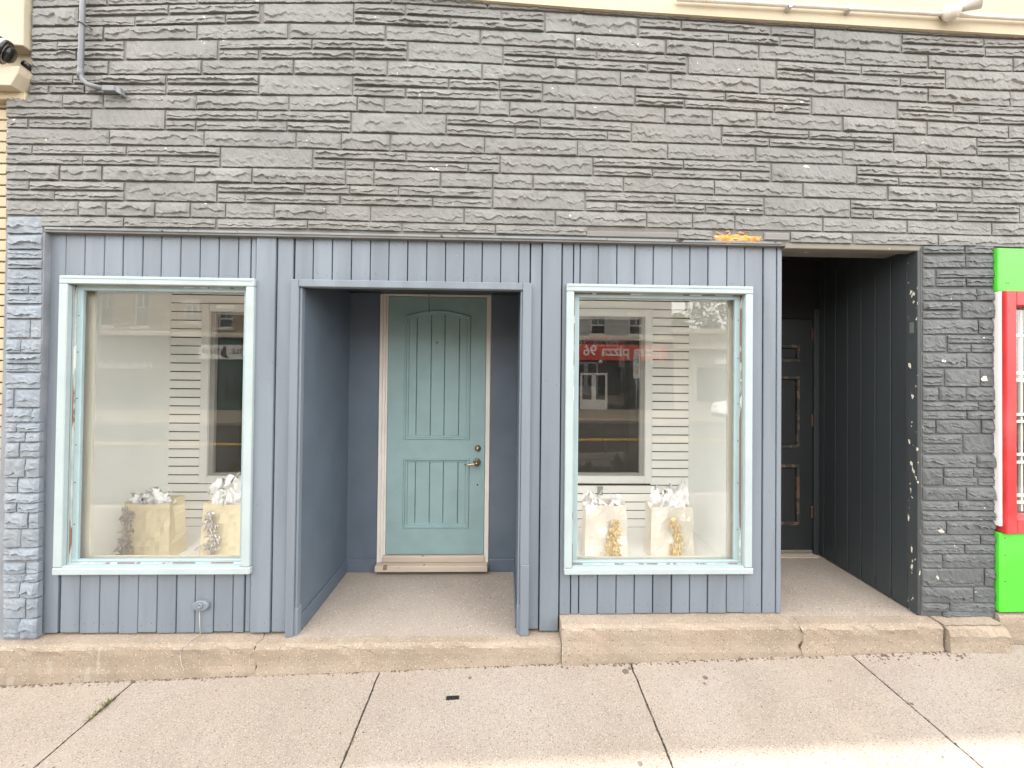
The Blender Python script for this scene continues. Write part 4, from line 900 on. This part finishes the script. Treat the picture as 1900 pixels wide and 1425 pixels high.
gift_bag(1.105, 1.440, .60, .15, .385, 'foil', 'gold_leaf', 'champagne foil gift bag with gold leaf garland, right one with tall tissue', 1.29, .055, .31, 11, crumple=.016, tissue_h=.19)

# ================================================================ CONDUIT AND WALL FIXTURES
P = thing('conduit_pipe', 'grey conduit pipe bending along the stone wall at upper left', 'pipe', (-2.476, -.03, 3.2))
pts = [(-2.474, -.045, 3.86), (-2.474, -.045, 3.6), (-2.476, -.045, 3.4), (-2.477, -.045, 3.285)]
for i in range(1, 7):
    a = i/6*R(82); pts.append((-2.477+.085*(1-math.cos(a)), -.045, 3.285-.085*math.sin(a)))
pts += [(-2.345, -.045, 3.188)]
tube('pipe', pts, .0135, 'pipe', P, 12)
tube('coupling', [(-2.4755, -.045, 3.30), (-2.477, -.045, 3.245)], .0155, 'pipe', P, 12)
bx('end_fitting', -2.345, -2.272, -.060, -.028, 3.168, 3.202, 'pipe', P, .004)
extr('fitting_cover', [(-2.275, 3.202), (-2.272, 3.168), (-2.235, 3.150), (-2.25, 3.198)], -.055, -.02, 'pipe', P, .003)
tube('strap', [(-2.497, -.012, 3.567), (-2.492, -.058, 3.567), (-2.474, -.064, 3.564), (-2.456, -.058, 3.558), (-2.442, -.012, 3.552)], .004, 'pipe', P, 6)
F_ = thing('wall_conduit', 'white conduit run along the cream wall at upper right', 'pipe', (2, -.07, 3.75))
tube('pipe', [(1.0, -.058, 3.822), (1.96, -.058, 3.803), (2.60, -.058, 3.788), (3.29, -.058, 3.776)], .012, 'white_enamel', F_, 10)
for x_ in (1.68, 2.05): bx('clip', x_, x_+.018, -.073, -.0325, 3.783, 3.822, 'steel', F_, .003)
LMP = thing('wall_light', 'white enamel floodlight with flared shade on the cream wall', 'light', (2.70, -.05, 3.8))
lathe('lamp_body', [(.016, -.04), (.036, 0), (.043, .03), (.038, .056), (.022, .07), (0, .074)], (2.675, -.06, 3.805), (.05, -.55, -.8), 'white_enamel', LMP, 20)
lathe('lamp_shade', [(.018, 0), (.035, .05), (.055, .10), (.053, .101), (.032, .05), (.012, .004)], (2.705, -.075, 3.80), (.72, -.62, .12), 'white_enamel', LMP, 20)
tube('lamp_bracket', [(2.655, -.034, 3.80), (2.648, -.075, 3.79)], .011, 'rust', LMP, 10)

# ================================================================ LEFT NEIGHBOUR (cream brick)
LN = thing('neighbour_building', 'cream painted brick building at the left edge with flaking plaster ledge', 'building', (-4, 0, 0))
lw_ = bx('brick_wall', -22, -2.936, .045, .3, -.5, 7.62, 'brick_joint', LN)
bmb = bmesh.new(); abox(bmb, -.098, .098, 0, .05, -.0285, .0285, .003)
bme = bpy.data.meshes.new('brick'); bmesh.ops.recalc_face_normals(bmb, faces=bmb.faces); bmb.to_mesh(bme); bmb.free(); bme.materials.append(MAT['brick_cream'])
for r_ in range(50):
    z = -.10+.0645*r_
    if z > 3.08: break
    for c in range(4):
        o = bpy.data.objects.new('brick', bme); put(o, lw_)
        o.location = (-3.034-.204*c-(.0), .018+random.uniform(-.001, .0015), z)
bx('brick_field', -22, -3.752, .02, .044, -.4, 3.10, 'brick_cream', LN)
bx('upper_render', -22, -2.81, -.04, .044, 3.43, 7.6, 'cream_peel', LN, .004)
bx('ledge_recess', -22, -2.81, .030, .044, 3.11, 3.429, 'cream', LN)
extr('ledge', [(-22, 3.172), (-2.832, 3.172), (-2.792, 3.245), (-2.786, 3.285), (-22, 3.285)], -.075, .029, 'cream_peel', LN, .003)
bx('ledge_foot', -22, -2.815, -.02, .029, 3.128, 3.171, 'brick_cream', LN, .003)
bx('roof_edge', -22, -2.815, -.044, .2, 7.601, 7.64, 'stone_trim', LN)
WLm = thing('globe_lamp', 'black and white round wall lamp under the cream ledge at far left', 'lamp', (-2.86, -.02, 3.35))
lathe('lamp_housing', [(.034, 0), (.046, .01), (.046, .03), (.03, .035), (0, .036)], (-2.842, -.052, 3.347), (-.7, -.6, .35), 'black_gloss', WLm, 20)
lathe('lamp_globe', [(.058, 0), (.066, .02), (.066, .05), (.05, .085), (.025, .1), (0, .104)], (-2.862, -.068, 3.358), (-.7, -.6, .35), 'white_enamel', WLm, 24)
lathe('lamp_ring', [(.060, 0), (.070, .002), (.070, .016), (.060, .018)], (-2.862, -.068, 3.358), (-.7, -.6, .35), 'black_gloss', WLm, 24)
lathe('lamp_band', [(.0675, 0), (.0685, .002), (.0685, .022), (.0675, .024)], (-2.884, -.087, 3.369), (-.7, -.6, .35), 'black_gloss', WLm, 24)
tube('lamp_arm', [(-2.812, .028, 3.325), (-2.815, -.03, 3.335)], .018, 'black_gloss', WLm, 10)

# ================================================================ RIGHT NEIGHBOUR (green panels, red window)
RN = thing('neighbour_building', 'shop at the right edge with neon green panels and red window casing', 'building', (4, 0, 0))
bx('panel', 3.026, 4.9, -.03, .03, 2.102, 2.368, 'green', RN, .004); bx('panel', 3.030, 4.9, -.03, .03, .135, .618, 'green', RN, .004)
bx('filler_strip', 3.024, 3.044, -.036, .04, .66, 2.10, 'white_trim', RN, .003)
bx('casing', 3.045, 3.112, -.055, .05, .62, 2.10, 'red', RN, .005); bx('casing', 4.6, 4.67, -.055, .05, .62, 2.10, 'red', RN, .005)
bx('casing', 3.113, 4.599, -.053, .05, 2.012, 2.099, 'red', RN, .005); bx('casing', 3.113, 4.599, -.053, .05, .622, .712, 'red', RN, .005)
bx('pane', 3.113, 4.599, .03, .036, .713, 2.011, 'glass', RN)
for z_ in (1.84, 1.60, 1.555, 1.335, 1.29, 1.08, 1.03, .82, .775):
    bx('grille_bar', 3.113, 4.599, .06, .075, z_-.008, z_+.008, 'sash', RN)
for i in range(9): bx('grille_bar', 3.150+.16*i, 3.163+.16*i, .077, .09, .713, 2.011, 'sash', RN)
bx('shop_back', 3.0, 4.9, 2.4, 2.5, 0, 3.0, 'beige_wall', RN); bx('shop_floor', 3.0, 4.9, .1, 2.4, .1, .14, 'beige_wall', RN)
bx('shop_side', 3.03, 3.06, .24, 2.4, 0, 3.0, 'shop_dark', RN); bx('shop_ceiling', 3.0, 4.9, .1, 2.4, 2.6, 2.65, 'white', RN); bx('shop_side', 4.88, 4.92, .1, 2.4, 0, 3.0, 'beige_wall', RN)
bx('display_shelf', 3.1, 4.5, .5, .8, 1.0, 1.03, 'shop_dark', RN)
bx('wall', 3.03, 4.9, .05, .2, 2.37, 3.70, 'mortar', RN) if False else None
bx('upper_wall', 3.302, 14, -.030, .3, 3.705, 7.6, 'cream', RN); bx('stone_front', 3.302, 4.9, .012, .25, 2.37, 3.70, 'stone_dark', RN); bx('shopfront', 4.93, 14, .0, .3, -.3, 3.70, 'brick_brown', RN)
for x_, z_ in ((3.075, 2.15), (3.09, 2.15), (3.06, .585), (3.062, .48), (3.06, .32)): bx('screw', x_, x_+.006, -.0312, -.0295, z_, z_+.006, 'rubber', RN)

# ================================================================ THE OTHER SIDE OF THE STREET (seen mirrored in the glass)
def text(name, s, x, y, z, size, m, parent, ext=.02, bold=0.0, align='LEFT', shear=0.0):
    cu = bpy.data.curves.new(name, 'FONT'); cu.body = s; cu.size = size; cu.extrude = ext; cu.offset = bold; cu.align_x = align; cu.shear = shear
    t = bpy.data.objects.new('tmp', cu); C.objects.link(t)
    dg = bpy.context.evaluated_depsgraph_get(); dg.update()
    me = bpy.data.meshes.new_from_object(t.evaluated_get(dg)); bpy.data.objects.remove(t); me.name = name
    M_ = Matrix.Translation((x, y, z)) @ Matrix.Rotation(math.pi, 4, 'Z') @ Matrix.Rotation(math.pi/2, 4, 'X')
    me.transform(M_); me.materials.clear(); me.materials.append(MAT[m])
    return put(bpy.data.objects.new(name, me), parent)
FY = -20.0
def opp(name, label, x0, x1, ztop, m, wins, cornice=(3.85, 4.1), front='shop_dark'):
    T = thing(name, label, 'building', ((x0+x1)/2, FY-1, gz((x0+x1)/2, FY)))
    zb = -.5
    bm = bmesh.new(); edges = sorted({x0, x1} | {w_[0] for w_ in wins} | {w_[1] for w_ in wins})
    z0 = cornice[0]
    for a, b in zip(edges[:-1], edges[1:]):
        w_ = [q for q in wins if q[0] <= a and q[1] >= b]
        if w_: abox(bm, a, b, FY-.3, FY, z0, w_[0][2]); abox(bm, a, b, FY-.3, FY, w_[0][3], ztop)
        else: abox(bm, a, b, FY-.3, FY, z0, ztop)
    from_bm('wall', bm, m, T)
    bx('rear_block', x0+.01, x1-.01, FY-8, FY-.31, zb, ztop-.01, m, T)
    bx('cornice', x0, x1, FY, FY+.28, cornice[0], cornice[1], 'stone_trim', T, .03); bx('parapet', x0-.05, x1+.05, FY-.3, FY+.15, ztop, ztop+.3, 'stone_trim', T, .03)
    bx('shopfront', x0, x1, FY-.3, FY-.02, zb, cornice[0], front, T)
    for a, b, c, d in wins:
        W_ = bx('window', a, b, FY-.16, FY-.12, c, d, 'dark_glass', T)
        for q in ((a, a+.07, c, d), (b-.07, b, c, d), (a, b, c, c+.07), (a, b, d-.07, d), (a, b, (c+d)/2-.03, (c+d)/2+.03), ((a+b)/2-.02, (a+b)/2+.02, (c+d)/2, d)):
            bx('frame', q[0], q[1], FY-.118, FY-.06, q[2], q[3], 'sash', W_)
        bx('sill', a-.1, b+.1, FY-.1, FY+.08, c-.14, c, 'stone_trim', W_, .01); bx('lintel', a-.12, b+.12, FY-.1, FY+.03, d, d+.22, 'stone_trim', W_, .01)
    return T
def shopdoor(T, x0, x1, z1, fm='sash'):
    zb = gz(x0, FY)+.0
    Dd = bx('door', x0, x1, FY-.02, FY+.02, zb, z1, 'dark_glass', T)
    xm = (x0+x1)/2
    for q in ((x0, x0+.12, zb, z1), (x1-.12, x1, zb, z1), (xm-.12, xm+.12, zb, z1), (x0, x1, zb, zb+.55), (x0, x1, z1-.12, z1)):
        bx('door_rail', q[0], q[1], FY+.021, FY+.05+random.uniform(0, .006), q[2], q[3], fm, Dd)
def shopwin(T, x0, x1, z0, z1):
    Dd = bx('shop_window', x0, x1, FY-.018, FY+.01, z0, z1, 'dark_glass', T)
    for q in ((x0-.06, x0, z0, z1), (x1, x1+.06, z0, z1), (x0, x1, z0-.08, z0), (x0, x1, z1, z1+.06)): bx('frame', q[0], q[1], FY-.018, FY+.04, q[2], q[3], 'shop_dark', Dd)
PZ = opp('shop_building', 'pale grey brick building with red sign reflected in the right window', 1.4, 9.5, 6.9, 'brick_grey', [(2.4, 3.3, 4.2, 5.3), (4.8, 5.7, 4.2, 5.3), (7.0, 7.9, 4.2, 5.3)])
sg = bx('sign_board', 1.8, 9.2, FY+.0, FY+.12, 2.73, 3.62, 'sign_red', PZ, .01)
text('sign_letters', 'pizza pizza 96', 8.85, FY+.13, 3.0, .82, 'letter_white', sg, .015, .012)
shopdoor(PZ, 4.2, 5.75, 2.0); shopwin(PZ, 1.9, 3.8, .4, 2.3); shopwin(PZ, 6.3, 9.0, .4, 2.3)
for x_ in (2.4, 5.3, 8.2): lathe('sign_lamp', [(.03, 0), (.1, .06), (.13, .16), (0, .161)], (x_, FY+.3, 2.72), (0, .2, -1), 'white_enamel', PZ, 12)
E1 = opp('low_building', 'low beige rendered building reflected at the right of the right window', 9.6, 26, 4.3, 'beige_wall', [], (3.4, 3.55), 'beige_wall')
shopwin(E1, 11, 13.5, .5, 2.3); shopwin(E1, 15, 18, .5, 2.3); bx('notice_board', 12.0, 13.2, FY, FY+.05, 2.6, 2.9, 'sign_white', E1)
C1 = opp('brick_building', 'plain brown brick building opposite the teal door', -13.2, 1.35, 7.4, 'brick_brown', [(-12, -11.1, 4.4, 6.4), (-9.5, -8.6, 4.4, 6.4), (-7, -6.1, 4.4, 6.4), (-4.5, -3.6, 4.4, 6.4), (-2, -1.1, 4.4, 6.4)])
for a in (-12.5, -9.2, -5.9, -2.6): shopwin(C1, a, a+2.4, .5, 2.6)
B1 = opp('shop_building', 'green shopfront with white bird sign reflected in the left window', -18.3, -13.25, 7.4, 'brick_brown', [(-18.0, -17.2, 4.6, 5.6), (-16.1, -15.3, 4.3, 5.35), (-14.4, -13.6, 4.3, 5.35)], (3.75, 4.0), 'shop_green')
sg = bx('sign_board', -17.0, -13.9, FY, FY+.08, 2.55, 3.35, 'sign_white', B1, .01)
text('sign_letters', 'LITTLE', -14.05, FY+.09, 2.86, .40, 'letter_dark', sg, .01); text('sign_letters', 'THIEF', -15.85, FY+.09, 2.86, .40, 'letter_dark', sg, .01)
bird = [(0, 0), (.10, .02), (.22, .10), (.26, .26), (.22, .42), (.14, .52), (.12, .60), (.05, .64), (-.02, .60), (.0, .54), (-.03, .40), (-.02, .24), (-.12, .10), (-.26, .0), (-.14, .0)]
extr('sign_emblem', [(-15.55-x_, 2.63+z_*1.05) for x_, z_ in bird], FY+.081, FY+.10, 'letter_dark', sg)
shopdoor(B1, -15.6, -14.6, 2.0, 'shop_green'); shopwin(B1, -17.9, -16.0, .5, 2.2)
A1 = opp('shop_building', 'brown brick building with white shop lettering reflected in the left window', -30, -18.35, 7.4, 'brick_brown', [(-29, -28.1, 4.3, 6.5), (-26.4, -25.5, 4.3, 6.5), (-22.6, -21.8, 4.3, 6.5), (-20.7, -19.85, 4.3, 6.5)], (3.8, 4.05), 'taupe_front')
text('sign_letters', 'Holistic Salt Therapy', -19.5, FY+.0, 1.98, .62, 'letter_white', A1, .02, 0, 'LEFT', .2)
shopwin(A1, -23.5, -20.0, .2, 1.6); shopwin(A1, -28.5, -25, .2, 2.2)

def tree(x, y, h, label, seed, n=900):
    T = thing('street_tree', label, 'tree', (x, y, -.3), 'trees behind the low building'); rnd = random.Random(seed)
    bm = bmesh.new(); atube(bm, [(x, y, -.4), (x+.1, y, h*.35), (x-.05, y, h*.6), (x, y, h*.85)], [.22, .17, .11, .04], 8)
    for k in range(6):
        a = k*1.05; z0 = h*(.35+.07*k); atube(bm, [(x, y, z0), (x+math.cos(a)*h*.1, y+math.sin(a)*h*.1, z0+h*.08), (x+math.cos(a)*h*.19, y+math.sin(a)*h*.19, z0+h*.13)], [.08, .05, .02], 6)
    from_bm('trunk', bm, 'bark', T); bm = bmesh.new()
    cl = [(rnd.uniform(-.2, .2)*h, rnd.uniform(-.2, .2)*h, rnd.uniform(.42, .95)*h, rnd.uniform(.06, .13)*h) for _ in range(16)]
    for _ in range(n):
        cx, cy, cz, r_ = rnd.choice(cl); d = Vector((rnd.gauss(0, 1), rnd.gauss(0, 1), rnd.gauss(0, .8))).normalized()*r_*rnd.uniform(.5, 1)
        s_ = rnd.uniform(.10, .22); a = Vector((rnd.gauss(0, 1), rnd.gauss(0, 1), rnd.gauss(0, 1))).normalized(); b = a.orthogonal().normalized()
        shrink = 1-.45*max(0, cz/h-.6)/.4
        c = Vector((x+cx*shrink, y+cy*shrink, cz))+d
        v = [bm.verts.new(q) for q in (c-a*s_, c+b*s_*.6, c+a*s_, c-b*s_*.6)]; bm.faces.new(v)
    from_bm('crown', bm, 'leaf', T)
tree(13.6, -30.5, 8.3, 'round leafy tree reflected above the low beige building', 2); tree(17.4, -31, 9.0, 'taller leafy tree reflected near the right frame of the right window', 4)

# parking sign
PS = thing('parking_sign', 'street pole with two white parking signs reflected in the right window', 'sign', (5.85, -15.2, gz(5.85, -15.2)))
zg = gz(5.85, -15.2); tube('pole', [(5.85, -15.2, zg-.2), (5.85, -15.2, 2.75)], .03, 'steel', PS, 8)
for z_, mm in ((2.42, 'sign_green'), (1.92, 'sign_red')):
    pl = bx('sign_plate', 5.70, 6.00, -15.165, -15.155, z_-.23, z_+.23, 'sign_white', PS)
    bm = bmesh.new(); n = 20
    a_ = [bm.verts.new((5.85+.105*math.cos(2*math.pi*k/n), -15.152, z_+.05+.105*math.sin(2*math.pi*k/n))) for k in range(n)]; b_ = [bm.verts.new((5.85+.08*math.cos(2*math.pi*k/n), -15.152, z_+.05+.08*math.sin(2*math.pi*k/n))) for k in range(n)]
    for k in range(n): bm.faces.new((a_[k], a_[(k+1) % n], b_[(k+1) % n], b_[k]))
    from_bm('sign_ring', bm, mm, pl); text('sign_letter', 'P', 5.885, -15.150, z_-.005, .15, 'letter_dark', pl, .001)

# parked car
def car(x0, y0, label):
    T = thing('parked_car', label, 'car', (x0+2.2, y0, gz(x0+2.2, y0)))
    zg = gz(x0+2, y0)
    prof = [(0.05, .35), (.0, .62), (.10, .88), (.95, 1.02), (1.55, 1.50), (1.85, 1.60), (3.3, 1.60), (3.85, 1.45), (4.30, .98), (4.42, .85), (4.42, .42), (4.3, .30), (.2, .30)]
    bm = bmesh.new(); L_ = []
    for wd, sc in ((-.86, 1), (-.90, 1), (.90, 1), (.86, 1)):
        L_.append([bm.verts.new((x0+px_, y0+wd*(1 if pz_ < 1.0 else .86), zg+pz_)) for px_, pz_ in prof])
    n = len(prof)
    for i in range(3):
        for k in range(n): bm.faces.new((L_[i][k], L_[i][(k+1) % n], L_[i+1][(k+1) % n], L_[i+1][k]))
    bm.faces.new(L_[0]); bm.faces.new(L_[3][::-1])
    bmesh.ops.bevel(bm, geom=[e for e in bm.edges], offset=.03, segments=2, affect='EDGES')
    from_bm('body', bm, 'car_paint', T, True)
    for s in (-1, 1):
        for q in ([(1.12, 1.05), (1.62, 1.46), (2.32, 1.50), (2.32, 1.06)], [(2.42, 1.06), (2.42, 1.50), (3.25, 1.50), (3.75, 1.38), (4.0, 1.06)]):
            y_ = y0+s*.845; extr('side_window', [(x0+a, zg+b) for a, b in q], y_-.03, y_+.03*1, 'dark_glass', T)
    for wx in (.85, 3.55):
        for s in (-1, 1):
            wh = lathe('wheel', [(.20, -.11), (.32, -.11), (.34, -.07), (.34, .07), (.32, .11), (.20, .11)], (x0+wx, y0+s*.80, zg+.34), (0, 1, 0), 'rubber', T, 24)
            lathe('rim', [(.19, -.115), (.2, -.1), (.2, .1), (.19, .115), (.05, .09), (0, .09)], (x0+wx, y0+s*.80, zg+.34), (0, 1, 0), 'steel', wh, 20)
    for s in (-1, 1):
        bx('headlight', x0-.0+.02, x0+.12, y0+s*.62-.16, y0+s*.62+.16, zg+.70, zg+.82, 'sign_white', T, .02); bx('tail_light', x0+4.34, x0+4.45, y0+s*.68-.12, y0+s*.68+.12, zg+.80, zg+.95, 'sign_red', T, .02)
    bx('bumper', x0-.04, x0+.10, y0-.8, y0+.8, zg+.36, zg+.52, 'shop_dark', T, .03); bx('bumper', x0+4.36, x0+4.47, y0-.8, y0+.8, zg+.36, zg+.52, 'shop_dark', T, .03)
    return T
car(8.6, -13.1, 'white parked car reflected in the right window')
